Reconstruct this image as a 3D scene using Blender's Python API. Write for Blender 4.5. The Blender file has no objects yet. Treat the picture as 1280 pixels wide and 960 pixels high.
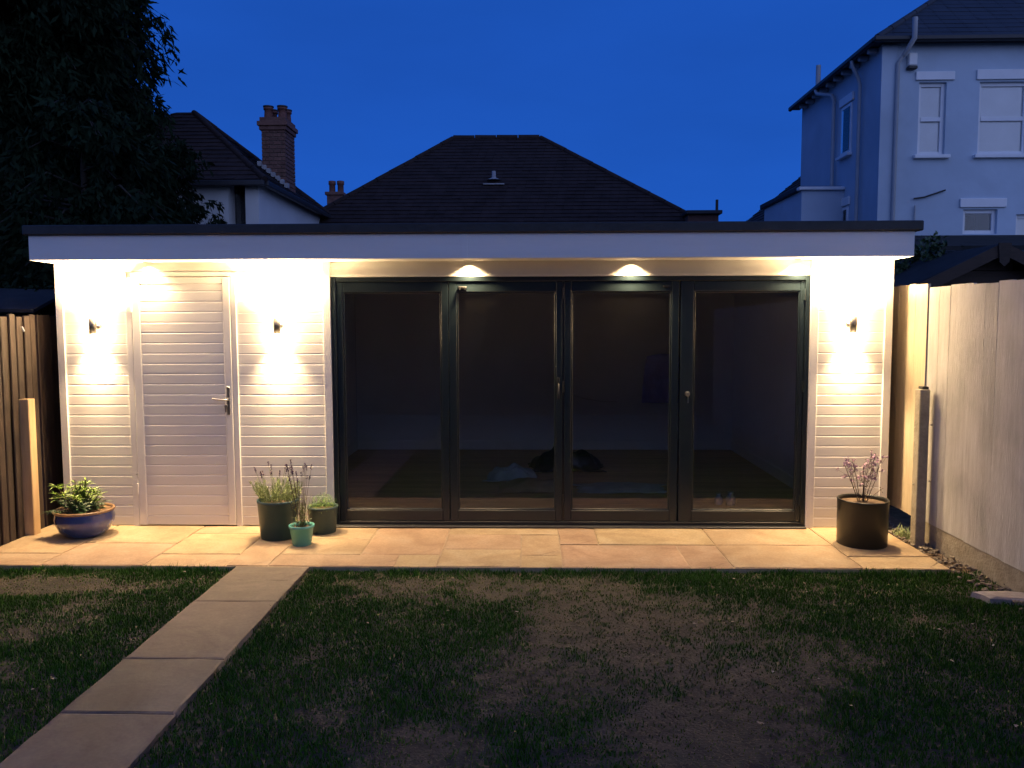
import bpy, bmesh, math, random
import numpy as np
from mathutils import Vector, Matrix, noise
R = math.radians
random.seed(7); rng = np.random.default_rng(7)
SC = bpy.context.scene
COL = SC.collection

# ------------------------------------------------------------ camera
cam_d = bpy.data.cameras.new('camera'); cam = bpy.data.objects.new('camera', cam_d); COL.objects.link(cam)
cam_d.sensor_width = 36; cam_d.lens = 36 * 1000 / 1280; cam_d.clip_start = .05; cam_d.clip_end = 1000
cam.matrix_world = (Matrix.Translation((0, -6.71, 1.69)) @ Matrix.Rotation(R(1.32), 4, 'Z')
                    @ Matrix.Rotation(R(90 - 4.29), 4, 'X') @ Matrix.Rotation(R(-.15), 4, 'Z'))
SC.camera = cam

# ------------------------------------------------------------ dusk sky: deep blue ahead, last pale light behind the viewer
world = bpy.data.worlds.new('World'); SC.world = world; world.use_nodes = True
wt = world.node_tree; wn = wt.nodes; wl = wt.links
bg = wn['Background']
tc = wn.new('ShaderNodeTexCoord')
dot = wn.new('ShaderNodeVectorMath'); dot.operation = 'DOT_PRODUCT'
bd = Vector((.55, -1, .22)).normalized(); dot.inputs[1].default_value = bd
wl.new(tc.outputs['Generated'], dot.inputs[0])
ramp = wn.new('ShaderNodeValToRGB')
mr = wn.new('ShaderNodeMapRange'); mr.inputs[1].default_value = -1; mr.inputs[2].default_value = 1
wl.new(dot.outputs['Value'], mr.inputs[0]); wl.new(mr.outputs[0], ramp.inputs[0])
e = ramp.color_ramp.elements
e[0].position = .0; e[0].color = (.0108, .083, .435, 1)
e[1].position = 1.0; e[1].color = (.42, .56, 1.05, 1)
m = e.new(.33); m.color = (.0112, .086, .447, 1)
m = e.new(.62); m.color = (.055, .135, .50, 1)
sep = wn.new('ShaderNodeSeparateXYZ'); wl.new(tc.outputs['Generated'], sep.inputs[0])
er = wn.new('ShaderNodeValToRGB'); wl.new(sep.outputs['Z'], er.inputs[0])
er.color_ramp.elements[0].position = 0; er.color_ramp.elements[0].color = (1.05, 1.02, 1.0, 1)
er.color_ramp.elements[1].position = .30; er.color_ramp.elements[1].color = (.80, .78, .82, 1)
k_ = er.color_ramp.elements.new(.45); k_.color = (.78, .78, .82, 1)
k_ = er.color_ramp.elements.new(1.0); k_.color = (.45, .45, .5, 1)
mx = wn.new('ShaderNodeMix'); mx.data_type = 'RGBA'; mx.blend_type = 'MULTIPLY'; mx.inputs[0].default_value = 1
wl.new(ramp.outputs[0], mx.inputs[6]); wl.new(er.outputs[0], mx.inputs[7]); cn = wn.new('ShaderNodeTexNoise'); cn.inputs['Scale'].default_value = 3.5; cn.inputs['Detail'].default_value = 5; cm = wn.new('ShaderNodeMapping'); cm.inputs['Scale'].default_value = (1, 1, 3.5)
wl.new(tc.outputs['Generated'], cm.inputs[0]); wl.new(cm.outputs[0], cn.inputs[0])
cr_ = wn.new('ShaderNodeMapRange'); cr_.inputs[1].default_value = .3; cr_.inputs[2].default_value = .7; cr_.inputs[3].default_value = .94; cr_.inputs[4].default_value = 1.05; wl.new(cn.outputs[0], cr_.inputs[0])
ch_ = wn.new('ShaderNodeHueSaturation'); wl.new(mx.outputs[2], ch_.inputs['Color']); wl.new(cr_.outputs[0], ch_.inputs['Value']); wl.new(ch_.outputs[0], bg.inputs[0])
bg.inputs[1].default_value = 1.0
SC.view_settings.view_transform = 'Standard'; SC.view_settings.look = 'None'
SC.view_settings.exposure = .35; SC.view_settings.gamma = 1
WARM = (1.0, .70, .37)
DOWN_W = 125; UP_W = 260; LOW_W = 230; GLOW_W = 8.5

# ------------------------------------------------------------ materials
def mat(name, col, rough=.6, var=.12, scale=6., bump=.0, bscale=40., metal=0., col2=None, spec=.5, stretch=None, detail=6, coat=0, objvar=0):
    m = bpy.data.materials.new(name); m.use_nodes = True
    nt = m.node_tree; n = nt.nodes; l = nt.links; b = n['Principled BSDF']
    b.inputs['Roughness'].default_value = rough; b.inputs['Metallic'].default_value = metal
    b.inputs['Specular IOR Level'].default_value = spec; b.inputs['Coat Weight'].default_value = coat
    t = n.new('ShaderNodeTexCoord'); mp = n.new('ShaderNodeMapping'); l.new(t.outputs['Object'], mp.inputs[0])
    if stretch: mp.inputs['Scale'].default_value = stretch
    if objvar:
        oi = n.new('ShaderNodeObjectInfo'); ml = n.new('ShaderNodeMath'); ml.operation = 'MULTIPLY'; ml.inputs[1].default_value = 37
        l.new(oi.outputs['Random'], ml.inputs[0]); cx = n.new('ShaderNodeCombineXYZ')
        for k in range(3): l.new(ml.outputs[0], cx.inputs[k])
        l.new(cx.outputs[0], mp.inputs['Location'])
    nz = n.new('ShaderNodeTexNoise'); nz.inputs['Scale'].default_value = scale; nz.inputs['Detail'].default_value = detail
    nz.inputs['Roughness'].default_value = .62
    l.new(mp.outputs[0], nz.inputs[0])
    r = n.new('ShaderNodeValToRGB'); l.new(nz.outputs[0], r.inputs[0])
    c2 = col2 or tuple(min(1, c * (1 + var)) for c in col)
    c1 = col if col2 else tuple(c * (1 - var) for c in col)
    r.color_ramp.elements[0].position = .33; r.color_ramp.elements[0].color = (*c1, 1)
    r.color_ramp.elements[1].position = .67; r.color_ramp.elements[1].color = (*c2, 1)
    out = r.outputs[0]
    if objvar:
        mm = n.new('ShaderNodeMapRange'); l.new(oi.outputs['Random'], mm.inputs[0])
        mm.inputs[3].default_value = 1 - objvar; mm.inputs[4].default_value = 1 + objvar
        hs = n.new('ShaderNodeHueSaturation'); l.new(mm.outputs[0], hs.inputs['Value']); l.new(out, hs.inputs['Color']); out = hs.outputs[0]
    l.new(out, b.inputs['Base Color'])
    if bump:
        nb = n.new('ShaderNodeTexNoise'); nb.inputs['Scale'].default_value = bscale; nb.inputs['Detail'].default_value = 5
        l.new(mp.outputs[0], nb.inputs[0])
        bp = n.new('ShaderNodeBump'); bp.inputs['Strength'].default_value = bump; bp.inputs['Distance'].default_value = .01
        l.new(nb.outputs[0], bp.inputs['Height']); l.new(bp.outputs[0], b.inputs['Normal'])
    return m

M = {}
M['clad'] = mat('painted_cladding', (.69, .67, .635), .42, .04, 3, .08, 120, stretch=(.25, 1, 3), objvar=.035)
M['trim'] = mat('painted_trim', (.71, .69, .655), .4, .04, 4, .08, 60, objvar=.02)
M['fascia'] = mat('fascia_paint', (.70, .70, .70), .45, .05, 2, .12, 60, stretch=(.3, 1, 3))
M['soffit'] = mat('soffit_paint', (.72, .70, .67), .5, .03)
M['edpm'] = mat('rubber_roofing', (.018, .019, .021), .55, .3, 9, .3, 30)
M['frame'] = mat('anthracite_powder_coat', (.011, .019, .024), .3, .08, 20, .05, 200)
M['chrome'] = mat('brushed_metal', (.55, .54, .52), .28, .05, 20, metal=1)
M['whiteplastic'] = mat('white_plastic', (.75, .75, .73), .35, .03)
M['blackplastic'] = mat('black_plastic', (.012, .012, .013), .4, .1)
M['lampmetal'] = mat('lamp_metal', (.16, .15, .14), .35, .1, metal=.7)
M['plaster'] = mat('interior_plaster', (.78, .79, .80), .9, .04, 1.2, .1)
M['plasterside'] = M['plaster']
M['floorboard'] = mat('oak_floorboard', (.42, .27, .15), .45, .25, 5, .1, 60, stretch=(.4, 6, 1), objvar=.15)
M['sand'] = None
M['path'] = None
def stone_mat(name, a, b, c, ov=.14):
    m = bpy.data.materials.new(name); m.use_nodes = True; nt = m.node_tree; n = nt.nodes; l = nt.links; p = n['Principled BSDF']
    t = n.new('ShaderNodeTexCoord'); oi = n.new('ShaderNodeObjectInfo')
    ml = n.new('ShaderNodeVectorMath'); ml.operation = 'ADD'
    sc = n.new('ShaderNodeMath'); sc.operation = 'MULTIPLY'; sc.inputs[1].default_value = 53; l.new(oi.outputs['Random'], sc.inputs[0])
    l.new(t.outputs['Object'], ml.inputs[0]); l.new(sc.outputs[0], ml.inputs[1])
    n1 = n.new('ShaderNodeTexNoise'); n1.inputs['Scale'].default_value = 2.6; n1.inputs['Detail'].default_value = 8; n1.inputs['Roughness'].default_value = .65; n1.inputs['Distortion'].default_value = 1.2
    l.new(ml.outputs[0], n1.inputs[0])
    r = n.new('ShaderNodeValToRGB'); l.new(n1.outputs[0], r.inputs[0])
    r.color_ramp.elements[0].position = .3; r.color_ramp.elements[0].color = (*a, 1)
    r.color_ramp.elements[1].position = .72; r.color_ramp.elements[1].color = (*c, 1)
    k = r.color_ramp.elements.new(.5); k.color = (*b, 1)
    n2 = n.new('ShaderNodeTexNoise'); n2.inputs['Scale'].default_value = 60; n2.inputs['Detail'].default_value = 4; l.new(ml.outputs[0], n2.inputs[0])
    mm = n.new('ShaderNodeMapRange'); mm.inputs[1].default_value = .3; mm.inputs[2].default_value = .7; mm.inputs[3].default_value = .86; mm.inputs[4].default_value = 1.1
    l.new(n2.outputs[0], mm.inputs[0])
    mo = n.new('ShaderNodeMapRange'); mo.inputs[3].default_value = 1 - ov; mo.inputs[4].default_value = 1 + ov; l.new(oi.outputs['Random'], mo.inputs[0])
    mu = n.new('ShaderNodeMath'); mu.operation = 'MULTIPLY'; l.new(mm.outputs[0], mu.inputs[0]); l.new(mo.outputs[0], mu.inputs[1])
    hs = n.new('ShaderNodeHueSaturation'); l.new(r.outputs[0], hs.inputs['Color']); l.new(mu.outputs[0], hs.inputs['Value'])
    mh = n.new('ShaderNodeMapRange'); mh.inputs[3].default_value = .485; mh.inputs[4].default_value = .51
    fr = n.new('ShaderNodeMath'); fr.operation = 'FRACT'; l.new(sc.outputs[0], fr.inputs[0]); l.new(fr.outputs[0], mh.inputs[0]); l.new(mh.outputs[0], hs.inputs['Hue'])
    l.new(hs.outputs[0], p.inputs['Base Color']); p.inputs['Roughness'].default_value = .7
    n3 = n.new('ShaderNodeTexNoise'); n3.inputs['Scale'].default_value = 6; n3.inputs['Detail'].default_value = 9; n3.inputs['Distortion'].default_value = .15; l.new(ml.outputs[0], n3.inputs[0])
    bp = n.new('ShaderNodeBump'); bp.inputs['Strength'].default_value = .3; bp.inputs['Distance'].default_value = .02
    l.new(n3.outputs[0], bp.inputs['Height']); l.new(bp.outputs[0], p.inputs['Normal'])
    return m
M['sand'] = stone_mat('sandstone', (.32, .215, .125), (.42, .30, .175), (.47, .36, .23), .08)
M['path'] = stone_mat('shaded_path_sandstone', (.11, .083, .062), (.148, .115, .087), (.19, .152, .118), .05)  # same stone as the patio, darkened: fading lamp light put into the colour
M['mortar'] = mat('mortar', (.36, .28, .19), .9, .2, 12, .4, 60)
M['soil'] = mat('dry_soil_and_thatch', (.020, .018, .012), .95, .2, 9, .8, 70, col2=(.072, .064, .040))
M['gravel'] = mat('gravel_stone', (.07, .055, .042), .9, .3, 30, .3, col2=(.26, .22, .17))
M['slabrock'] = mat('pale_rock', (.28, .25, .23), .85, .2, 9, .6, 30, col2=(.45, .40, .36))
M['bushleaf'] = mat('garden_leaf', (.035, .07, .02), .55, .4, 3)
M['conifer'] = mat('conifer_needles', (.010, .020, .009), .8, .4, 1.2, spec=.1)
M['bark'] = mat('bark', (.035, .027, .02), .9, .3, 8, .8, 20, stretch=(1, 1, .3))
M['rooftile'] = mat('clay_roof_tile', (.022, .015, .014), .85, .3, 3, .3, 30, col2=(.040, .027, .026), objvar=.15, spec=.2)
M['slate'] = mat('roof_slate', (.030, .032, .038), .6, .2, 2, .3, 20, spec=.3)
M['brick'] = mat('red_brick', (.11, .05, .04), .85, .3, 8, .3, 40, col2=(.17, .085, .065), objvar=.22)
M['chmortar'] = mat('chimney_mortar', (.12, .09, .075), .9, .2)
M['pot_clay'] = mat('terracotta', (.15, .06, .045), .8, .2, 9)
M['render_white'] = mat('white_render', (.62, .62, .62), .85, .05, 1.5, .1, 30)
M['render_grey'] = mat('pale_grey_render', (.50, .59, .68), .88, .10, .5, .2, 14)
M['render_trim'] = mat('white_window_paint', (.80, .80, .80), .45, .03)
M['pipe'] = mat('grey_painted_pipe', (.40, .41, .42), .5, .05)
M['gutter'] = mat('dark_gutter', (.02, .02, .024), .5, .1)
M['lead'] = mat('lead_flashing', (.30, .30, .31), .5, .25, 9, .2)
M['sky_reflection'] = mat('painted_sky_reflection', (.80, .82, .85), .9, .05, 3)  # pale colour stands in for the sky reflected in the house windows
M['darkroom'] = mat('unlit_interior', (.03, .028, .026), .9, .3, 3)
def stain(m, lo, scale):
    n = m.node_tree.nodes; l = m.node_tree.links; b = n['Principled BSDF']; src = b.inputs['Base Color'].links[0].from_socket
    t = n.new('ShaderNodeTexCoord'); g_ = n.new('ShaderNodeNewGeometry'); nz = n.new('ShaderNodeTexNoise'); nz.inputs['Scale'].default_value = scale; nz.inputs['Detail'].default_value = 7; nz.inputs['Distortion'].default_value = .7
    l.new(g_.outputs['Position'], nz.inputs[0]); mr_ = n.new('ShaderNodeMapRange'); mr_.inputs[1].default_value = .38; mr_.inputs[2].default_value = .6; mr_.inputs[3].default_value = lo; mr_.inputs[4].default_value = 1
    l.new(nz.outputs[0], mr_.inputs[0]); h_ = n.new('ShaderNodeHueSaturation'); l.new(src, h_.inputs['Color']); l.new(mr_.outputs[0], h_.inputs['Value']); l.new(h_.outputs[0], b.inputs['Base Color']); return m
def wood(name, a, b, rough=.75, ov=.15, horiz=False):
    return mat(name, a, rough, .2, 5, .35, 30, col2=b, stretch=(6, 6, .5) if not horiz else (.5, 6, 6), objvar=ov)
M['fence_pale'] = wood('pale_weathered_fence', (.445, .435, .415), (.585, .58, .565), ov=.08)
M['fence_warm'] = wood('larch_fence_board', (.50, .41, .27), (.60, .50, .34), ov=.08)
M['fence_brown'] = wood('brown_fence_board', (.030, .018, .012), (.058, .036, .024), ov=.15)
M['newpost'] = wood('new_softwood', (.46, .30, .15), (.56, .39, .21))
M['conc'] = mat('concrete', (.26, .23, .17), .9, .2, 12, .5, 50, col2=(.38, .34, .26))
M['shedwood'] = wood('brown_shed_wood', (.030, .018, .012), (.05, .03, .02), horiz=True)
M['felt'] = mat('roofing_felt', (.032, .034, .036), .9, .2, 5, .4, 60, spec=.15)
M['bluepot'] = mat('blue_glaze', (.012, .025, .12), .12, .4, 5, .1, 12, col2=(.018, .045, .22), coat=.6)
M['rimpot'] = mat('worn_rim_glaze', (.20, .12, .06), .4, .3, 9)
M['tealpot'] = mat('dark_teal_pot', (.012, .055, .068), .45, .1, 6)
M['greypot'] = mat('grey_green_pot', (.034, .066, .066), .5, .1, 6)
M['turqpot'] = mat('turquoise_pot', (.11, .38, .34), .4, .08, 6)
M['blackpot'] = mat('black_pot', (.010, .012, .011), .38, .2, 6)
M['compost'] = mat('compost', (.06, .035, .02), .95, .3, 20, .8, 60, col2=(.12, .08, .05))
M['lime'] = mat('lime_leaf', (.13, .22, .025), .45, .3, 14, col2=(.24, .38, .05))
M['darkleaf'] = mat('dark_leaf', (.03, .085, .03), .45, .3, 14, col2=(.06, .14, .05))
M['greyleaf'] = mat('lavender_leaf', (.16, .21, .08), .6, .3, 20, col2=(.30, .36, .15))
M['fernleaf'] = mat('feathery_leaf', (.07, .15, .02), .6, .3, 14, col2=(.14, .25, .04))
M['stem'] = mat('brown_stem', (.09, .055, .03), .8, .2)
M['lav'] = mat('lavender_flower', (.06, .03, .075), .8, .3, 20)
M['pink'] = mat('mauve_flower', (.24, .14, .22), .7, .3, 20, col2=(.46, .31, .42))
M['bagblue'] = mat('blue_bag_cloth', (.30, .34, .85), .7, .2, 4, .3)
M['sheet'] = mat('dust_sheet', (.30, .33, .36), .85, .2, 6, .3)
M['card'] = mat('card_sheet', (.30, .22, .14), .8, .2, 4)
M['cable'] = mat('white_cable', (.6, .6, .6), .5, .02)
M['brickwall'] = mat('rear_house_brick', (.10, .05, .035), .9, .3, 6, .3, 20)

# grass blade material: per-blade tint attribute
def grass_mat():
    m = bpy.data.materials.new('grass_blade'); m.use_nodes = True; n = m.node_tree.nodes; l = m.node_tree.links; b = n['Principled BSDF']
    a = n.new('ShaderNodeAttribute'); a.attribute_name = 'tint'
    r = n.new('ShaderNodeValToRGB'); l.new(a.outputs['Fac'], r.inputs[0]); cr = r.color_ramp
    cr.elements[0].position = 0; cr.elements[0].color = (.028, .085, .008, 1)
    cr.elements[1].position = 1; cr.elements[1].color = (.26, .20, .10, 1)
    k = cr.elements.new(.45); k.color = (.065, .17, .016, 1)
    k = cr.elements.new(.75); k.color = (.13, .16, .035, 1)
    l.new(r.outputs[0], b.inputs['Base Color']); b.inputs['Roughness'].default_value = .7; b.inputs['Specular IOR Level'].default_value = .15
    return m
M['grass'] = grass_mat()

def glass_mat(name, refl=1.0, dust=.010, tint=(.985, .99, .99)):
    m = bpy.data.materials.new(name); m.use_nodes = True; n = m.node_tree.nodes; l = m.node_tree.links
    n.remove(n['Principled BSDF']); o = n['Material Output']
    t = n.new('ShaderNodeBsdfTransparent'); t.inputs[0].default_value = (*tint, 1)
    g = n.new('ShaderNodeBsdfGlossy'); g.inputs['Roughness'].default_value = .0; g.inputs[0].default_value = (refl, refl, refl, 1)
    f = n.new('ShaderNodeFresnel'); f.inputs[0].default_value = 1.5
    mxs = n.new('ShaderNodeMixShader'); l.new(f.outputs[0], mxs.inputs[0]); l.new(t.outputs[0], mxs.inputs[1]); l.new(g.outputs[0], mxs.inputs[2])
    df = n.new('ShaderNodeBsdfDiffuse'); df.inputs[0].default_value = (.5, .5, .48, 1)
    tx = n.new('ShaderNodeTexCoord'); nz = n.new('ShaderNodeTexNoise'); nz.inputs['Scale'].default_value = 2.2; nz.inputs['Detail'].default_value = 6; nz.inputs['Distortion'].default_value = 1.5
    l.new(tx.outputs['Object'], nz.inputs[0]); mp = n.new('ShaderNodeMapRange'); mp.inputs[1].default_value = .3; mp.inputs[2].default_value = .75; mp.inputs[3].default_value = .002; mp.inputs[4].default_value = dust
    l.new(nz.outputs[0], mp.inputs[0]); m2 = n.new('ShaderNodeMixShader'); l.new(mp.outputs[0], m2.inputs[0]); l.new(mxs.outputs[0], m2.inputs[1]); l.new(df.outputs[0], m2.inputs[2])
    l.new(m2.outputs[0], o.inputs[0]); return m
M['glass'] = glass_mat('window_glass')
def emit_mat(name, col, s):
    m = bpy.data.materials.new(name); m.use_nodes = True; b = m.node_tree.nodes['Principled BSDF']
    b.inputs['Emission Color'].default_value = (*col, 1); b.inputs['Emission Strength'].default_value = s; b.inputs['Base Color'].default_value = (.8, .8, .8, 1); return m
M['led'] = emit_mat('led_lens', (1, .8, .5), 12)

# ------------------------------------------------------------ mesh helpers
class MB:
    def __init__(s): s.v = []; s.f = []; s.sm = []
    def add(s, vs, fs, smooth=False):
        k = len(s.v); s.v += [tuple(p) for p in vs]; s.f += [tuple(i + k for i in f) for f in fs]; s.sm += [smooth] * len(fs); return s
    def box(s, x0, x1, y0, y1, z0, z1, c=0.0):
        if c <= 0:
            vs = [(x, y, z) for x in (x0, x1) for y in (y0, y1) for z in (z0, z1)]
            return s.add(vs, [(0, 1, 3, 2), (4, 6, 7, 5), (0, 4, 5, 1), (2, 3, 7, 6), (0, 2, 6, 4), (1, 5, 7, 3)])
        bm = bmesh.new(); bmesh.ops.create_cube(bm, size=1)
        for v in bm.verts: v.co = Vector(((x0 + x1) / 2 + v.co.x * (x1 - x0), (y0 + y1) / 2 + v.co.y * (y1 - y0), (z0 + z1) / 2 + v.co.z * (z1 - z0)))
        bmesh.ops.bevel(bm, geom=bm.edges[:], offset=c, segments=1, affect='EDGES'); bm.verts.index_update()
        s.add([v.co[:] for v in bm.verts], [tuple(v.index for v in f.verts) for f in bm.faces]); bm.free(); return s
    def tube(s, pts, r, n=8, cap=True, r2=None):
        pts = [Vector(p) for p in pts]; rings = []; N = len(pts)
        for i, p in enumerate(pts):
            d = (pts[min(i + 1, N - 1)] - pts[max(i - 1, 0)]).normalized()
            u = d.orthogonal() if i == 0 else (u - d * u.dot(d))
            u = u.normalized(); w = d.cross(u)
            rr = r if r2 is None else r + (r2 - r) * i / (N - 1)
            rings.append([p + (u * math.cos(2 * math.pi * k / n) + w * math.sin(2 * math.pi * k / n)) * rr for k in range(n)])
        vs = [q for g in rings for q in g]
        fs = [(i * n + k, i * n + (k + 1) % n, (i + 1) * n + (k + 1) % n, (i + 1) * n + k) for i in range(N - 1) for k in range(n)]
        s.add(vs, fs, True)
        if cap: s.add(vs[:n], [tuple(reversed(range(n)))]); s.add(vs[-n:], [tuple(range(n))])
        return s
    def lathe(s, prof, n=40, cx=0, cy=0, cz=0, ell=(1, 1)):
        vs = []; 
        for r, z in prof: vs += [(cx + r * ell[0] * math.cos(2 * math.pi * k / n), cy + r * ell[1] * math.sin(2 * math.pi * k / n), cz + z) for k in range(n)]
        fs = [(i * n + k, i * n + (k + 1) % n, (i + 1) * n + (k + 1) % n, (i + 1) * n + k) for i in range(len(prof) - 1) for k in range(n)]
        s.add(vs, fs, True)
        s.add(vs[:n], [tuple(reversed(range(n)))])
        return s
    def quad(s, a, b, c, d): return s.add([a, b, c, d], [(0, 1, 2, 3)])
    def mesh(s, name, m):
        me = bpy.data.meshes.new(name); me.from_pydata(s.v, [], s.f); me.polygons.foreach_set('use_smooth', s.sm)
        if m: me.materials.append(m)
        me.update(); return me
    def build(s, name, m, parent=None, loc=None, kind=None, label=None):
        return link(name, s.mesh(name, m), parent, loc, kind, label)

def link(name, me, parent=None, loc=None, kind=None, label=None):
    o = bpy.data.objects.new(name, me); COL.objects.link(o)
    if parent: o.parent = parent
    if loc: o.location = loc
    if kind: o['kind'] = kind
    if label: o['label'] = label
    return o
def empty(name, label, cat, loc=(0, 0, 0), group=None, rz=0):
    o = bpy.data.objects.new(name, None); COL.objects.link(o); o.location = loc; o.rotation_euler.z = rz
    o.empty_display_size = .2; tag(o, label, cat, group); return o
def tag(o, label, cat, group=None):
    o['label'] = label; o['category'] = cat
    if group: o['group'] = group
    return o
def box(name, m, parent, x0, x1, y0, y1, z0, z1, c=0., **k): return MB().box(x0, x1, y0, y1, z0, z1, c).build(name, m, parent, **k)

# ------------------------------------------------------------ the ground
gm = MB()
g = 300
gm.quad((-g, -g, -.14), (g, -g, -.14), (g, g, -.14), (-g, g, -.14)); gm.build('ground', M['soil'], kind='structure')
def lawn_h(x, y):
    return -.068 + .014 * noise.noise((x * 1.7, y * 1.7, 3)) + .010 * noise.noise((x * 7, y * 7, 1)) + .006 * noise.noise((x * 26, y * 26, 5))
def bare(x, y):
    """0 = lush grass, 1 = bare thatch, following the worn patches of the lawn"""
    b = .0
    for (cx, cy, rx, ry, a) in PATCH:
        d = ((x - cx) / rx) ** 2 + ((y - cy) / ry) ** 2
        b = max(b, a * math.exp(-d * d))
    n = noise.noise((x * 1.6, y * 1.6, 9)) * .45 + noise.noise((x * 4.5, y * 4.5, 2)) * .55 + noise.noise((x * 12, y * 12, 4)) * .5 + noise.noise((x * 30, y * 30, 6)) * .3
    v = b * 1.05 + n * .6 - .05; v = (v - .47) * 1.45 + .43; return max(0., min(1., v))
PATCH = [(-.45, -1.55, .75, .34, .85), (.3, -1.5, .5, .3, .75), (.5, -2.3, .75, .9, .85), (.15, -2.8, .6, .5, .8), (.9, -3.0, .6, .6, .75), (1.2, -1.95, .6, .35, .6),
         (.75, -3.4, .6, .45, .95), (1.4, -2.6, .5, .45, .55), (-.45, -3.55, .3, .25, .8), (-.95, -3.3, .25, .2, .4), (1.9, -1.5, .35, .14, .5), (2.3, -2.1, .4, .2, .4),
         (-3.3, -1.5, .9, .22, .9), (-2.9, -2.1, .35, .5, .55), (-3.6, -2.5, .6, .3, .8), (-2.9, -2.9, .5, .25, .5), (-1.2, -1.45, .3, .1, .6)]
nx, ny = 190, 150
X0, X1, Y0, Y1 = -5.2, 4.3, -8.65, -1.14
xs = np.linspace(X0, X1, nx); ys = np.linspace(Y0, Y1, ny)
vs = [(x, y, lawn_h(x, y)) for y in ys for x in xs]
fs = [(j * nx + i, j * nx + i + 1, (j + 1) * nx + i + 1, (j + 1) * nx + i) for j in range(ny - 1) for i in range(nx - 1)]
MB().add(vs, fs, True).build('lawn_soil', M['soil'], kind='structure')
# grass blades
NB = 330000
px_ = rng.uniform(-4.35, 3.6, NB); py_ = Y1 - .01 - (Y1 + 6.6) * 0 - rng.beta(1.0, 1.5, NB) * 4.6
co = []; tint = []
for x, y in zip(px_, py_):
    if -2.13 < x < -1.55 and not (random.random() < .45 and (x < -2.095 or x > -1.585)): continue
    if x > 3.02 + .12 * (-1.15 - y) and random.random() < .75: continue
    bz = bare(x, y)
    if random.random() < bz ** 1.3 * .9: continue
    s = 1 - bz * .55
    h = random.uniform(.012, .030) * s * (1 + .6 * noise.noise((x * 3, y * 3, 7)) + .5 * noise.noise((x * 11, y * 11, 8)))
    if y > Y1 - .07: h *= 1.35
    a = random.uniform(0, 6.283); l = random.uniform(.1, .9) * h; w = random.uniform(.0018, .0038)
    c, q = math.cos(a), math.sin(a); z = lawn_h(x, y)
    dx, dy = random.gauss(0, 1), random.gauss(0, 1); k = math.hypot(dx, dy) + 1e-6; dx /= k; dy /= k
    co.append((x - c * w, y - q * w, z - .004, x + c * w, y + q * w, z - .004, x + dx * l * .4 + c * w * .7, y + dy * l * .4 + q * w * .7, z + h * .62,
               x + dx * l * .4 - c * w * .7, y + dy * l * .4 - q * w * .7, z + h * .62, x + dx * l, y + dy * l, z + h))
    t = random.random() * .42 + bz * .45 + .12 * noise.noise((x * 3, y * 3, 12))
    if random.random() < .012: t = .9
    tint.append(max(0, min(1, t)))
n = len(co); co = np.array(co, dtype=np.float32).reshape(-1)
me = bpy.data.meshes.new('grass'); me.vertices.add(n * 5); me.vertices.foreach_set('co', co)
loops = (np.arange(n)[:, None] * 5 + np.array([0, 1, 2, 3, 3, 2, 4])).reshape(-1).astype(np.int32)
me.loops.add(n * 7); me.loops.foreach_set('vertex_index', loops)
ls = (np.arange(n)[:, None] * 7 + np.array([0, 4])).reshape(-1).astype(np.int32)
me.polygons.add(n * 2); me.polygons.foreach_set('loop_start', ls); me.polygons.foreach_set('loop_total', np.tile([4, 3], n).astype(np.int32))
at = me.attributes.new('tint', 'FLOAT', 'FACE'); at.data.foreach_set('value', np.repeat(np.array(tint, dtype=np.float32), 2))
me.update(calc_edges=True); me.validate(); me.materials.append(M['grass'])
go = link('grass', me, kind='stuff'); tag(go, 'patchy dark green lawn grass with worn straw coloured areas', 'grass')
# thatch clippings lying flat in the bare areas
mb = MB()
for _ in range(60000):
    x = random.uniform(-4.2, 3.3); y = Y1 - .02 - random.random() ** 1.3 * 3.4
    if -2.12 < x < -1.56: continue
    bz = bare(x, y)
    if random.random() > bz * 1.3: continue
    a = random.uniform(0, 6.28); L = random.uniform(.006, .024); w = .0016; c, q = math.cos(a), math.sin(a); z = lawn_h(x, y) + .003 + random.random() * .006
    mb.add([(x - q * w, y + c * w, z), (x + q * w, y - c * w, z), (x + c * L, y + q * L, z + random.uniform(0, .012))], [(0, 1, 2)])
o = mb.build('dead_grass', mat('straw', (.11, .09, .05), .9, .3, 3, col2=(.19, .16, .095)), kind='stuff'); tag(o, 'dry straw coloured clippings scattered over the bare lawn', 'dead grass')

mb = MB()
for _ in range(70):
    x = random.uniform(-4.1, 3.1); y = random.uniform(-4.6, -1.2); 
    if -2.12 < x < -1.56: continue
    a = random.uniform(0, 6.28); L = random.uniform(.012, .03); w = L * .35; c, q = math.cos(a), math.sin(a); z = lawn_h(x, y) + random.uniform(.012, .026)
    mb.add([(x, y, z), (x + c * L * .5 - q * w, y + q * L * .5 + c * w, z + .004), (x + c * L, y + q * L, z + random.uniform(-.002, .008)), (x + c * L * .5 + q * w, y + q * L * .5 - c * w, z + .003)], [(0, 1, 2), (0, 2, 3)])
o = mb.build('fallen_leaves', mat('dry_leaf', (.22, .17, .09), .8, .3, 3, col2=(.45, .40, .30)), kind='stuff'); tag(o, 'small pale fallen leaves and petals dotted over the lawn', 'fallen leaves')

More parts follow.
